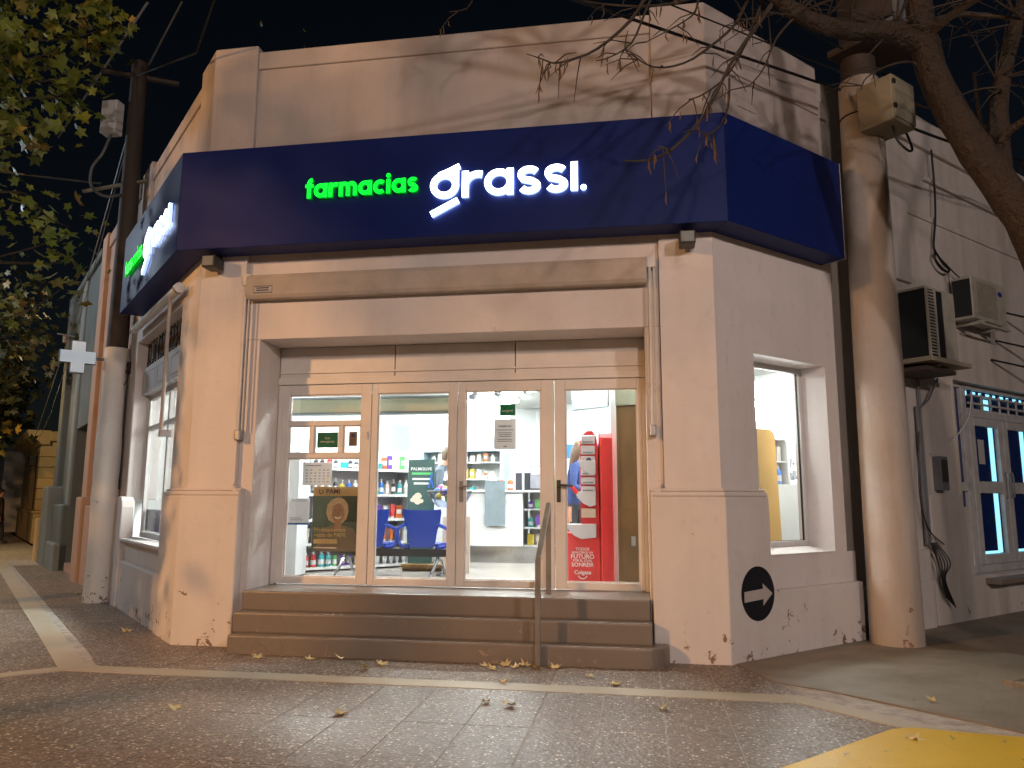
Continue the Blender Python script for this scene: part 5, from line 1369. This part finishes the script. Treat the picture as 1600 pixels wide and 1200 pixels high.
MB().box(-0.245, -0.225, 8.535, 8.549, ZF, 2.50).build('edge_batten', M['brownboard'], bb)
MB().box(-0.105, -0.06, 8.543, 8.549, 0.98, 1.08).build('tag', M['paper'], bb)
MB().box(-0.25, 0.14, 8.5, 8.65, 2.505, 2.72).build('top_block', M['cream_blind'], bb)
tv = thing('television', 'grey television hung near the ceiling seen through the right door', 'television', (-0.7, 9.9, 2.6))
TV = Frame((-0.62, 9.9), (0.97, -0.24), (-0.24, -0.97))
MB(TV).prism_o([(-0.24, 2.62), (-0.27, 2.95), (0.24, 2.95), (0.24, 2.65)], -0.06, 0.0).build('screen', M['tvback'], tv, bevel=0.008)
MB(TV).box(0.245, 0.285, -0.08, -0.01, 2.68, 2.92).build('bracket', M['darkplastic'], tv)
MB(TV).tube([(0.26, -0.05, 2.9), (0.26, -0.05, 3.34)], 0.02, 6).build('hanger', M['darkplastic'], tv)

# inside the small window: chipboard sheet and a lit shelf
ob = thing('chipboard_sheet', 'yellow chipboard sheet leaning inside the small window', 'board', RF.w(1.2, -0.8, ZF))
MB(RF).prism_o([(1.30, ZF), (1.97, ZF), (1.905, 2.24), (1.82, 2.29), (1.30, 2.28)], -0.78, -0.75).build('sheet', M['osb'], ob)
ws = thing('window_shelf', 'white shelf cabinet with blue bottles seen through the small window', 'shelf', RF.w(1.8, -1.2, ZF))
MB(RF).box(2.0, 3.7, -1.5, -1.48, ZF, 3.0).build('back_panel', M['shelf'], ws)
MB(RF).box(2.0, 3.7, -1.48, -1.10, ZF, 1.67).build('cabinet', M['counter'], ws)
MB(RF).box(2.64, 2.68, -1.48, -1.10, 1.67, 2.58).build('upright', M['shelf'], ws)
for z in (1.94, 2.22):
    MB(RF).box(2.0, 2.64, -1.48, -1.12, z, z + 0.02).build('shelf', M['shelf'], ws)
for k in range(4):
    product('blue', 'bottle', 0.24, 0.045, RF, 2.25 + 0.1 * k, -1.19, 1.671, 'on the shelf inside the small window')
    product(['white', 'teal', 'yellow', 'white'][k], 'box', 0.18, 0.045, RF, 2.25 + 0.1 * k, -1.19, 1.961, 'on the upper shelf inside the small window')
ck = MB(RF)
for k in range(40):
    u = 2.72 + random.random() * 0.5; z = 1.70 + random.random() * 0.7
    ck.box(u, u + random.uniform(0.02, 0.05), -1.15, -1.12, z, z + random.uniform(0.03, 0.09))
tk = ck.build('hanging_goods', M['inkgrey']); tag(tk, 'cards of small grey goods hanging by the small window', 'goods', kind='stuff')
MB(RF).box(2.0, 3.7, -1.45, -1.25, 2.60, 2.70).build('light_bar', M['tube'], ws)

# ------------------------------------------------------------------ people
def person(name, label, loc, rot, joints, radii, edges, mat_of, mats, hair=None):
    me = bpy.data.meshes.new(name)
    names = list(joints)
    me.from_pydata([joints[n_] for n_ in names], [(names.index(a), names.index(b)) for a, b in edges], [])
    ob = bpy.data.objects.new(name, me); COL.objects.link(ob)
    sk = ob.modifiers.new('skin', 'SKIN'); sk.use_smooth_shade = True
    for i, n_ in enumerate(names):
        r = radii[n_]; me.skin_vertices[0].data[i].radius = (r, r) if not isinstance(r, tuple) else r
        me.skin_vertices[0].data[i].use_root = (n_ == 'pelvis')
    ss = ob.modifiers.new('sub', 'SUBSURF'); ss.levels = 2; ss.render_levels = 2
    dg = bpy.context.evaluated_depsgraph_get()
    m2 = bpy.data.meshes.new_from_object(ob.evaluated_get(dg))
    bpy.data.objects.remove(ob)
    m2.materials.clear()
    for m_ in mats: m2.materials.append(m_)
    for p in m2.polygons:
        p.material_index = mat_of(p.center); p.use_smooth = True
    o = bpy.data.objects.new(name, m2); COL.objects.link(o)
    o.location = loc; o.rotation_euler = (0, 0, rot)
    tag(o, label, 'person')
    if hair:
        h = MB()
        pts, rr = hair['pts'], hair['r']
        h.tube(pts, rr, 12)
        ho = h.build('hair', hair['mat'], None, smooth=True)
        ho.parent = o
    fm = MB()
    hx, hy, hz = joints['head']
    for sx in (-1, 1):
        fm.lathe(hx + sx * 0.035, hy - 0.088, [(0.004, hz - 0.002), (0.011, hz + 0.006), (0.004, hz + 0.014)], 8)
    fe = fm.build('eyes', M['ink']); fe.parent = o
    nm_ = MB().tube([(hx, hy - 0.085, hz + 0.01), (hx, hy - 0.112, hz - 0.035), (hx, hy - 0.09, hz - 0.042)], [0.008, 0.015, 0.008], 6).build('nose', M['skin']); nm_.parent = o
    mo = MB().tube([(hx - 0.025, hy - 0.085, hz - 0.072), (hx, hy - 0.093, hz - 0.074), (hx + 0.025, hy - 0.085, hz - 0.072)], 0.006, 6).build('mouth', M['p_pink']); mo.parent = o
    return o
def figure(lean=0.0, arms=((0.22, -0.06), (0.22, -0.06)), stride=0.0, hands_fwd=0.0, H=1.68):
    k = H / 1.7
    J, Rr, E_ = {}, {}, []
    def a(n_, p, r, par=None):
        J[n_] = tuple(c * k for c in p); Rr[n_] = r * k
        if par: E_.append((par, n_))
    a('pelvis', (0, 0, 0.92), 0.145)
    a('waist', (0, -lean * 0.1, 1.08), 0.13, 'pelvis')
    a('chest', (0, -lean * 0.3, 1.28), 0.15, 'waist')
    a('neckbase', (0, -lean * 0.4, 1.43), 0.08, 'chest')
    a('neck', (0, -lean * 0.48, 1.49), 0.052, 'neckbase')
    a('jaw', (0, -lean * 0.55 - 0.02, 1.55), 0.062, 'neck')
    a('head', (0, -lean * 0.6 - 0.005, 1.62), 0.088, 'jaw')
    a('crown', (0, -lean * 0.62 + 0.005, 1.69), 0.07, 'head')
    for s_, nm_ in ((-1, 'l'), (1, 'r')):
        q = hands_fwd
        a(nm_ + 'sh', (s_ * 0.17, -lean * 0.36, 1.38), 0.066, 'chest')
        a(nm_ + 'el', (s_ * 0.23, -lean * 0.3 + 0.04 - q * 0.08, 1.12), 0.047, nm_ + 'sh')
        a(nm_ + 'wr', (s_ * (0.23 - q * 0.12), -lean * 0.3 - 0.06 - q * 0.22, 0.88 + q * 0.20), 0.033, nm_ + 'el')
        px, py, pz = s_ * (0.23 - q * 0.14), -lean * 0.3 - 0.08 - q * 0.28, 0.80 + q * 0.24
        a(nm_ + 'pa', (px, py, pz), 0.03, nm_ + 'wr')
        for f in range(5):
            dx = (-0.032 + 0.016 * f)
            L = (0.055, 0.075, 0.08, 0.075, 0.06)[f]
            a(nm_ + 'f%da' % f, (px + dx * 0.9, py - 0.012 - q * L * 0.5, pz - 0.03 + q * 0.02), 0.0095, nm_ + 'pa')
            a(nm_ + 'f%db' % f, (px + dx * 1.1, py - 0.03 - q * L * 0.9, pz - 0.03 - L * (1 - q * 0.6)), 0.008, nm_ + 'f%da' % f)
        sd = stride * s_
        a(nm_ + 'hip', (s_ * 0.09, 0, 0.86), 0.1, 'pelvis')
        a(nm_ + 'kn', (s_ * 0.10, -sd * 0.5 - 0.02, 0.49), 0.062, nm_ + 'hip')
        a(nm_ + 'an', (s_ * 0.10, -sd + 0.03, 0.09), 0.042, nm_ + 'kn')
        a(nm_ + 'to', (s_ * 0.12, -sd - 0.13, 0.035), 0.035, nm_ + 'an')
    return J, Rr, E_, k
def dress(k, top, trouser, shoe):
    def f(c):
        z = c.z / k
        if z > 1.475: return 0
        if z < 0.10: return 3
        if abs(c.x) > 0.16 and z < 0.90 * 1.0 and z > 0.6: return 0
        return 1 if z > 0.90 else 2
    return f
J, Rr, E_, k = figure(lean=0.25, hands_fwd=0.8, H=1.66)
person('person', 'person in navy jacket with teal stripes and long hair behind the red display', (-0.86, 10.2, ZF), R(70), J, Rr, E_, dress(k, 0, 0, 0), [M['skin'], M['jacket'], M['trousers'], M['shoe']],
       {'pts': [(0, -0.15, 1.70 * k), (0, -0.11, 1.68 * k), (0, -0.07, 1.60 * k), (0, -0.03, 1.50 * k), (0, 0.02, 1.36 * k)], 'r': [0.05, 0.092, 0.095, 0.085, 0.05], 'mat': M['hair']})
J, Rr, E_, k = figure(lean=0.55, hands_fwd=0.6, H=1.62)
person('person', 'person in slate grey hooded top leaning beside the basket of balls', (-3.02, 10.75, ZF), R(110), J, Rr, E_, dress(k, 0, 0, 0), [M['skin'], M['hoodie'], M['trousers'], M['shoe']],
       {'pts': [(0, -0.38, 1.70 * k), (0, -0.33, 1.69 * k), (0, -0.29, 1.63 * k), (0, -0.26, 1.55 * k)], 'r': [0.05, 0.092, 0.09, 0.05], 'mat': M['hair']})
J, Rr, E_, k = figure(stride=0.15, H=1.75)
person('person', 'person in brown coat and black trousers at the far end of the street', (-20.75, 22.5, 0.01), R(120), J, Rr, E_, dress(k, 0, 0, 0), [M['skin'], M['browncoat'], M['trousers'], M['shoe']],
       {'pts': [(0, -0.01, 1.73 * k), (0, 0.0, 1.70 * k), (0, 0.02, 1.62 * k), (0, 0.03, 1.55 * k)], 'r': [0.05, 0.092, 0.09, 0.05], 'mat': M['hairdark']})

# ------------------------------------------------------------------ trees
LEAF = []
for k in range(11):
    a = R(-150 + k * 30 + 90 - 0)
    r = (1.0 if k % 2 == 1 else 0.66) * (1.05 if k == 5 else 0.9 if k in (3, 7) else 0.75)
    LEAF.append((r * math.sin(R(-150 + 30 * k)), r * math.cos(R(-150 + 30 * k))))
def add_leaf(mb, p, size, rng):
    d = Vector((rng.uniform(-1, 1), rng.uniform(-1, 1), rng.uniform(-1.2, 0.3))).normalized()
    nrm = Vector((rng.uniform(-1, 1), rng.uniform(-1, 1), rng.uniform(0.1, 1.2)))
    nrm = (nrm - d * nrm.dot(d)).normalized()
    s_ = d.cross(nrm)
    c = Vector(p)
    curl = rng.uniform(-0.25, 0.25)
    b = len(mb.v)
    mb.v.append(tuple(c))
    for x, y in LEAF:
        q = c + (s_ * x + d * (y + 0.3) + nrm * (curl * (x * x + y * y) * 0.6 + 0.12 * abs(x))) * size
        mb.v.append(tuple(q))
    for i in range(len(LEAF) - 1):
        mb.f.append((b, b + 1 + i, b + 2 + i)); mb.m.append(0)
    return mb

def grow(mb, pts, r0, r1, n=7):
    m = len(pts)
    P = []
    for i in range(m - 1):
        a, b = Vector(pts[i]), Vector(pts[i + 1])
        for k in range(3):
            P.append(a.lerp(b, k / 3))
    P.append(Vector(pts[-1]))
    # smooth
    for _ in range(2):
        P = [P[0]] + [(P[i - 1] + P[i] * 2 + P[i + 1]) / 4 for i in range(1, len(P) - 1)] + [P[-1]]
    rr = [r0 + (r1 - r0) * i / (len(P) - 1) for i in range(len(P))]
    mb.tube([tuple(p) for p in P], rr, n, 0.06)
    return P

# leafy tree at the kerb of the other street
rng = random.Random(3)
lt = thing('leafy_tree', 'leafy plane tree with yellow-green leaves overhanging the side street', 'tree', (-9.6, 7.5, 0), 'street trees')
tr = MB()
grow(tr, [(-9.6, 7.5, -0.1), (-9.6, 7.5, 0.3), (-9.55, 7.55, 1.6), (-9.62, 7.6, 2.8), (-9.5, 7.65, 4.0), (-9.4, 7.7, 5.2)], 0.24, 0.15, 12)
grow(tr, [(-9.45, 7.65, 4.2), (-9.1, 8.0, 5.2), (-8.9, 8.2, 6.3), (-8.95, 8.25, 7.2), (-9.0, 8.3, 8.8)], 0.11, 0.05, 9)
grow(tr, [(-9.4, 7.7, 5.0), (-9.8, 7.0, 6.2), (-9.9, 6.2, 7.2), (-9.6, 5.4, 8.0)], 0.11, 0.04, 9)
grow(tr, [(-9.4, 7.7, 5.1), (-9.6, 8.4, 6.4), (-10, 9.2, 7.8)], 0.1, 0.04, 8)
grow(tr, [(-9.45, 7.65, 4.1), (-9.2, 7.0, 4.9), (-8.8, 6.2, 5.4), (-8.2, 5.4, 5.7)], 0.09, 0.03, 8)
tr.build('trunk', M['bark'], lt, smooth=True)
LB = [[(-8.88, 8.3, 6.81), (-8.5, 8.5, 7.01), (-8.1, 8.7, 7.17), (-7.8, 8.8, 7.25), (-7.64, 8.9, 7.37), (-7.49, 9.0, 7.68), (-7.45, 9.1, 8.01), (-7.42, 9.2, 8.58)],
      [(-8.87, 8.3, 6.71), (-8.29, 8.5, 6.82), (-8.08, 8.7, 6.93), (-7.87, 8.8, 6.95), (-7.56, 8.9, 7.12), (-7.38, 8.9, 7.25)],
      [(-8.99, 8.3, 7.66), (-8.4, 8.5, 7.82), (-7.96, 8.7, 7.71), (-7.71, 8.9, 8.11), (-7.56, 9.0, 8.41)],
      [(-9.0, 8.3, 8.63), (-8.58, 8.6, 8.59), (-8.03, 8.8, 8.57), (-7.58, 9.0, 8.56)],
      [(-8.9, 8.2, 6.16), (-8.42, 8.5, 6.27), (-8.13, 8.6, 6.44), (-7.89, 8.7, 6.56)],
      [(-9.0, 8.1, 5.6), (-8.52, 8.3, 5.43), (-8.23, 8.5, 5.49), (-8.03, 8.6, 5.52), (-7.9, 8.7, 5.33), (-7.69, 8.7, 5.13), (-7.41, 8.7, 5.03)],
      [(-9.1, 8.1, 4.6), (-8.68, 8.4, 4.42), (-8.32, 8.6, 4.64), (-8.08, 8.8, 4.79), (-7.79, 8.9, 4.94), (-7.68, 9.0, 5.01)],
      [(-8.4, 8.7, 4.59), (-7.91, 8.8, 4.58), (-7.63, 8.9, 4.6), (-7.57, 8.9, 4.69)],
      [(-9.2, 8.2, 3.9), (-8.77, 8.6, 3.62), (-8.41, 8.8, 3.82), (-8.02, 9.0, 4.04), (-7.74, 9.2, 4.44)],
      [(-8.9, 8.15, 7.21), (-8.46, 8.4, 7.38), (-8.04, 8.6, 7.42), (-7.76, 8.8, 7.85), (-7.3, 9.0, 8.1)]]
bm_ = MB(); lf = MB()
dens = [30, 36, 45, 34, 38, 34, 9, 6, 16, 48]
for i, b in enumerate(LB):
    P = grow(bm_, b, 0.022, 0.005, 5)
    for k in range(dens[i] * 2):
        t = rng.random() ** 0.85
        if i in (0, 1, 9) and t > 0.7 and rng.random() < 0.65: continue
        p = P[int((1 - t * 0.98) * (len(P) - 1))] if rng.random() < 0.8 else P[-1]
        q = p + Vector((rng.gauss(0, 0.16), rng.gauss(0, 0.2), rng.gauss(-0.05, 0.16)))
        add_leaf(lf, q, rng.uniform(0.06, 0.16), rng)
# crown body, mostly out of view; low leaf clusters added to block sodium light
for cx, cy, cz, r, n_ in ((-8.75, 8.25, 7.3, 0.55, 170), (-8.8, 8.3, 8.3, 0.7, 190), (-8.75, 8.35, 6.3, 0.5, 130), (-8.7, 8.4, 5.3, 0.45, 80), (-9.2, 6.6, 6.6, 1.0, 520), (-9.3, 5.6, 7.4, 0.9, 420), (-8.6, 6.0, 5.4, 0.8, 420), (-8.2, 5.6, 4.6, 0.7, 330), (-9.5, 7.3, 5.6, 0.8, 400), (-10, 9.2, 7.6, 1.0, 300), (-8.1, 6.6, 3.9, 0.7, 330), (-8.4, 7.4, 3.4, 0.6, 260), (-7.55, 5.05, 2.4, 0.55, 330), (-7.55, 5.05, 3.2, 0.55, 330), (-7.6, 5.05, 4.0, 0.6, 330), (-8.25, 5.25, 2.3, 0.6, 330), (-8.25, 5.25, 3.1, 0.6, 330), (-8.3, 5.25, 4.0, 0.6, 330), (-9.0, 5.45, 2.4, 0.6, 300), (-9.0, 5.45, 3.2, 0.6, 300), (-9.0, 5.45, 4.1, 0.6, 300)):
    for k in range(n_):
        d = Vector((rng.gauss(0, 1), rng.gauss(0, 1), rng.gauss(0, 1)))
        q = Vector((cx, cy, cz)) + d * r * 0.55
        add_leaf(lf, q, rng.uniform(0.09, 0.15), rng)
bm_.build('branches', M['twig'], lt)
lf.build('crown', M['leaf'], lt, recalc=False)

# bare tree on the right
rng = random.Random(11)
rt = thing('bare_tree', 'bare tree with a thick leaning trunk and drooping twigs over the corner', 'tree', (3.62, 7.0, 0), 'street trees')
tr = MB()
grow(tr, [(3.62, 6.98, -0.1), (3.63, 7.0, 0.4), (3.68, 7.02, 1.4), (3.66, 7.05, 2.5), (3.51, 7.05, 3.44), (3.33, 7.0, 3.89), (3.06, 6.95, 4.33), (2.8, 6.9, 4.8), (2.61, 6.85, 5.24), (2.56, 6.8, 5.65), (2.49, 6.7, 6.21), (2.33, 6.5, 6.9), (2.2, 6.2, 7.8)], 0.21, 0.08, 16)
grow(tr, [(2.66, 6.87, 5.45), (2.31, 6.7, 5.56), (1.88, 6.5, 5.48), (1.64, 6.35, 5.44), (1.4, 6.2, 5.48), (1.21, 6.1, 5.56), (0.96, 5.9, 5.72), (0.4, 5.6, 6.0), (-0.4, 5.3, 6.3)], 0.105, 0.03, 9)
grow(tr, [(3.16, 6.97, 4.15), (3.23, 7.1, 4.78), (3.32, 7.2, 5.19), (3.52, 7.3, 5.75), (3.71, 7.4, 6.19), (3.86, 7.5, 6.9)], 0.10, 0.05, 9)
grow(tr, [(3.16, 7.0, 4.5), (3.19, 6.9, 4.62), (3.31, 6.8, 4.69), (3.6, 6.5, 4.8)], 0.045, 0.02, 7)
tr.build('trunk', M['bark'], rt, smooth=True)
RB = [([(2.58, 6.8, 5.52), (2.7, 6.6, 5.59), (2.92, 6.4, 5.64), (3.3, 6.1, 5.7)], .05, .02),
      ([(2.56, 6.85, 5.7), (2.93, 6.9, 5.8), (3.11, 6.8, 5.68), (3.5, 6.7, 5.54)], .03, .012),
      ([(1.21, 6.12, 5.6), (1.14, 6.1, 5.5), (0.93, 5.9, 5.12), (0.76, 5.8, 4.85), (0.57, 5.7, 4.39), (0.29, 5.6, 4.06), (0.1, 5.5, 3.95), (-0.07, 5.45, 3.95)], .022, .006),
      ([(0.45, 5.9, 5.95), (0.14, 6.0, 5.67), (0.03, 5.9, 5.38), (-0.28, 5.8, 5.06), (-0.46, 5.7, 4.95), (-0.61, 5.65, 4.89), (-0.68, 5.6, 4.91), (-0.82, 5.6, 4.97)], .018, .004),
      ([(0.6, 5.9, 5.95), (0.2, 6.1, 5.74), (0.11, 6.0, 5.47), (0.02, 5.9, 5.15), (-0.18, 5.8, 4.99), (-0.28, 5.8, 4.98)], .014, .004),
      ([(1.1, 6.1, 5.75), (0.95, 6.2, 5.6), (0.87, 6.1, 5.37), (0.64, 6.0, 5.13), (0.43, 5.9, 4.94), (0.17, 5.8, 4.86), (-0.0, 5.7, 4.95)], .016, .005),
      ([(0.8, 6.0, 5.85), (0.57, 6.1, 5.69), (0.55, 6.0, 5.45), (0.39, 5.9, 5.29), (0.13, 5.9, 5.17)], .013, .004),
      ([(1.2, 6.1, 5.7), (1.08, 6.2, 5.6), (1.02, 6.1, 5.35), (0.77, 5.9, 4.8), (0.54, 5.8, 4.6), (0.44, 5.8, 4.58)], .015, .005),
      ([(0.77, 5.9, 4.79), (0.75, 5.8, 4.48), (0.64, 5.7, 4.25), (0.53, 5.7, 4.22)], .009, .004),
      ([(0.29, 5.6, 4.07), (0.24, 5.5, 4.05), (0.18, 5.5, 4.07)], .007, .004),
      ([(0.96, 5.95, 5.7), (0.41, 6.2, 5.67), (-0.08, 6.2, 5.71), (-0.47, 6.3, 5.89)], .016, .006),
      ([(2.5, 6.82, 5.3), (2.43, 6.8, 5.32), (2.2, 6.6, 5.19), (1.93, 6.4, 4.98), (1.9, 6.4, 4.87)], .012, .005),
      ([(3.3, 7.2, 5.1), (3.28, 7.0, 5.12), (3.02, 7.0, 5.11), (2.91, 7.0, 5.06)], .012, .005),
      ([(1.35, 6.2, 5.45), (1.15, 6.0, 5.16), (1.04, 5.9, 4.83), (0.92, 5.9, 4.71)], .011, .005),
      ([(-0.4, 5.3, 6.3), (-1.4, 6.0, 6.35), (-1.45, 6.6, 6.11), (-1.72, 6.6, 6.11)], .014, .004)]
bt = MB(); ck = MB()
for pts, r0, r1 in RB:
    P = grow(bt, pts, r0, r1, 6)
    for k in range(max(3, len(P) // 2)):
        p = P[rng.randrange(2, len(P))]
        d = Vector((rng.uniform(-1, 0.6), rng.uniform(-0.6, 0.6), rng.uniform(-0.9, 0.35))).normalized()
        L = rng.uniform(0.10, 0.34)
        q1 = p + d * L * 0.5 + Vector((0, 0, 0.01)); q2 = p + d * L + Vector((0, 0, -0.04))
        bt.tube([tuple(p), tuple(q1), tuple(q2)], [0.006, 0.005, 0.0025], 5)
        if rng.random() < 0.75 and pts[0][0] < 1.3:
            for j in range(rng.randrange(1, 4)):
                c0 = p.lerp(q2, rng.random())
                l2 = rng.uniform(0.05, 0.12)
                ck.tube([tuple(c0), (c0.x + rng.uniform(-.01, .01), c0.y, c0.z - l2 * 0.6), (c0.x + rng.uniform(-.02, .02), c0.y, c0.z - l2)], [0.003, 0.007, 0.002], 5)
# finer spray of twigs near the thick limb
for k in range(90):
    base = Vector(rng.choice([(1.64, 6.35, 5.5), (1.4, 6.2, 5.5), (1.88, 6.5, 5.55), (2.31, 6.7, 5.6), (2.5, 6.7, 6.1), (3.3, 7.2, 5.3), (3.6, 7.3, 5.9), (1.0, 5.95, 5.7), (3.0, 6.4, 5.65), (3.3, 6.7, 5.6)]))
    d = Vector((rng.uniform(-1, 1), rng.uniform(-1, 0.6), rng.uniform(-0.35, 1))).normalized()
    L = rng.uniform(0.35, 0.9)
    m1 = base + d * L * 0.5 + Vector((rng.uniform(-.06, .06), 0, rng.uniform(-.03, .06)))
    e1 = base + d * L + Vector((rng.uniform(-.1, .1), 0, rng.uniform(-.1, .05)))
    bt.tube([tuple(base), tuple(m1), tuple(e1)], [0.009, 0.006, 0.002], 5)
    for j in range(2):
        s0 = m1.lerp(e1, rng.random()); d2 = Vector((rng.uniform(-1, 1), rng.uniform(-1, 1), rng.uniform(-.6, .8))).normalized()
        bt.tube([tuple(s0), tuple(s0 + d2 * rng.uniform(0.12, 0.3))], [0.004, 0.0015], 4)
bt.build('branches', M['twig'], rt)
ck.build('seed_tassels', M['catkin'], rt)['kind'] = 'stuff'
# upper crown outside the picture: bare limbs that shade the front
ub = MB()
for k in range(46):
    base = Vector(rng.choice([(2.33, 6.5, 6.9), (2.2, 6.2, 7.8), (0.4, 5.6, 6.0), (-0.4, 5.3, 6.3), (3.86, 7.5, 6.9), (2.9, 6.0, 6.2), (1.8, 5.8, 6.8)]))
    d = Vector((rng.uniform(-1, 1), rng.uniform(-1, 0.3), rng.uniform(0.0, 1))).normalized()
    L = rng.uniform(0.8, 2.2)
    pts = [tuple(base), tuple(base + d * L * 0.5 + Vector((rng.uniform(-.2, .2), 0, rng.uniform(-.1, .2)))), tuple(base + d * L)]
    ub.tube(pts, [0.025, 0.016, 0.005], 5)
    for j in range(4):
        s0 = base + d * L * rng.uniform(0.3, 1); d2 = Vector((rng.uniform(-1, 1), rng.uniform(-1, 1), rng.uniform(-.5, 1))).normalized()
        ub.tube([tuple(s0), tuple(s0 + d2 * rng.uniform(0.3, 0.8))], [0.009, 0.003], 4)
ub.build('upper_limbs', M['twig'], rt)

# third tree behind the roofline and dark trees down the side street
rng = random.Random(5)
def bg_tree(loc, h, cr, nleaf, lab, mat, bare=False, lsize=0.16, group='trees down the side street', zmin=0.4):
    t = thing('bare_tree' if bare else 'dark_tree', lab, 'tree', loc, group)
    m = MB()
    top = (loc[0] + rng.uniform(-.3, .3), loc[1], loc[2] + h)
    grow(m, [loc, (loc[0] + .1, loc[1], loc[2] + h * 0.35), (loc[0] - .1, loc[1] + .1, loc[2] + h * 0.65), top], 0.17, 0.04, 8)
    ends = []
    for k in range(14):
        z = loc[2] + h * rng.uniform(zmin, 0.9); a = rng.uniform(0, 2 * PI)
        e = (loc[0] + cr * math.cos(a) * rng.uniform(.5, 1), loc[1] + cr * math.sin(a) * rng.uniform(.5, 1), z + cr * rng.uniform(0.0, 0.7))
        mid = ((loc[0] + e[0]) / 2, (loc[1] + e[1]) / 2, (z + e[2]) / 2 + 0.2)
        grow(m, [(loc[0], loc[1], z), mid, e], 0.045, 0.01, 5); ends.append(Vector(e)); ends.append(Vector(mid))
        if bare:
            for j in range(5):
                s0 = Vector(mid).lerp(Vector(e), rng.random()); d2 = Vector((rng.uniform(-1, 1), rng.uniform(-1, 1), rng.uniform(-.3, 1))).normalized()
                m.tube([tuple(s0), tuple(s0 + d2 * rng.uniform(.4, 1.0))], [0.014, 0.004], 4)
    m.build('trunk', M['bark'], t)
    if nleaf:
        l = MB()
        for k in range(nleaf):
            e = rng.choice(ends)
            add_leaf(l, e + Vector((rng.gauss(0, .5), rng.gauss(0, .5), rng.gauss(0, .45))), rng.uniform(.7, 1.2) * lsize, rng)
        l.build('crown', mat, t, recalc=False)
bg_tree((-7.8, 1.2, -0.15), 8.0, 1.8, 760, 'leafy street tree on the near kerb beside the camera', M['leaf'], lsize=0.12, group='street trees', zmin=0.66)
bg_tree((-15.6, 14.4, 0), 6.2, 2.1, 2600, 'dark leafy tree standing at the kerb beyond the cross sign', M['leafdark'], lsize=0.13)
bg_tree((-22.3, 20.6, 0), 6.5, 2.6, 2200, 'dark tree further down the side street beside the cream house', M['leafdark'], lsize=0.2)
bg_tree((-29.0, 29.0, 0), 7, 3.0, 1600, 'distant dark tree at the end of the side street', M['leafdark'], lsize=0.25)
bg_tree((-6.4, 14.5, 5.3), 5.4, 2.0, 160, 'bare tree rising behind the corner parapet', M['leafdark'], True, 0.1, 'trees behind the roof')
bg_tree((7.8, 17.5, 3.0), 8.0, 2.6, 0, 'bare tree behind the neighbour roof', M['leafdark'], True, group='trees behind the roof')

# ------------------------------------------------------------------ fallen leaves
rng = random.Random(21)
def leaf_mesh(sd):
    r_ = random.Random(sd); m = MB()
    v = [(0, 0, 0.012)]
    for x, y in LEAF: v.append((x, y + 0.3, 0.02 + (0.15 + 0.6 * r_.random()) * (x * x + y * y)))
    m.add([(a, b, c) for a, b, c in v], [(0, i + 1, i + 2) for i in range(len(LEAF) - 1)])
    return m.mesh('fallen_leaf', M['leafdry'], recalc=False)
LM = [leaf_mesh(i) for i in range(5)]
spots = [((-1.35, 6.98), 'in the small heap of leaves against the bottom step', 'heap by the handrail foot'), ((-1.22, 7.02), 0, 0), ((-1.12, 6.96), 0, 0), ((-1.02, 7.03), 0, 0), ((-0.90, 6.95), 0, 0), ((-1.28, 6.88), 0, 0), ((-0.78, 6.99), 0, 0), ((-1.17, 7.05), 0, 0)]
for (x, y), _, _ in spots:
    o = inst('fallen_leaf', rng.choice(LM), (x, y, 0.004), (rng.uniform(-.3, .3), rng.uniform(-.3, .3), rng.uniform(0, 6.3)), (0.068,) * 3)
    tag(o, 'dry leaf in the small heap at the foot of the handrail', 'leaf', 'leaves heaped by the handrail')
single = [((-0.42, 6.72), 'pale curled leaf just right of the handrail foot'), ((-1.13, 6.37), 'pale leaf lying on the cement band below the handrail'), ((-2.33, 6.86), 'dry leaf on the paving close to the left part of the bottom step'), ((-2.40, 6.68), 'small pale leaf in front of the left part of the bottom step'), ((-3.05, 6.95), 'dark dry leaf near the left end of the bottom step'), ((-2.72, 7.0), 'yellowish leaf against the bottom step, left half'),
          ((-2.10, 5.28), 'yellow-green leaf on the paving left of centre'), ((-3.28, 5.25), 'brown curled leaf on the paving at the left'), ((-1.15, 5.77), 'dry brown leaf just below the cement band'), ((-0.93, 5.70), 'whitish leaf just below the cement band'), ((0.12, 5.78), 'small brown leaf on the paving below the arrow pier'), ((1.60, 5.36), 'brown leaf lying on the yellow paint'), ((-3.55, 6.93), 'leaf beside the foot of the left pier'),
          ((-5.6, 8.0), 'leaf at the foot of the side wall'), ((-8.6, 11.0), 'leaf on the side street pavement beyond the whitewashed pole'), ((2.1, 6.35), 'leaf on the smooth concrete near the yellow paint'), ((-0.25, 6.45), 'tiny leaf touching the cement band right of the handrail')]
for (x, y), lab in single:
    tag(inst('fallen_leaf', rng.choice(LM), (x, y, 0.010), (rng.uniform(-.25, .25), rng.uniform(-.25, .25), rng.uniform(0, 6.3)), (rng.uniform(0.055, 0.08),) * 3), lab, 'leaf', 'leaves scattered on the pavement')
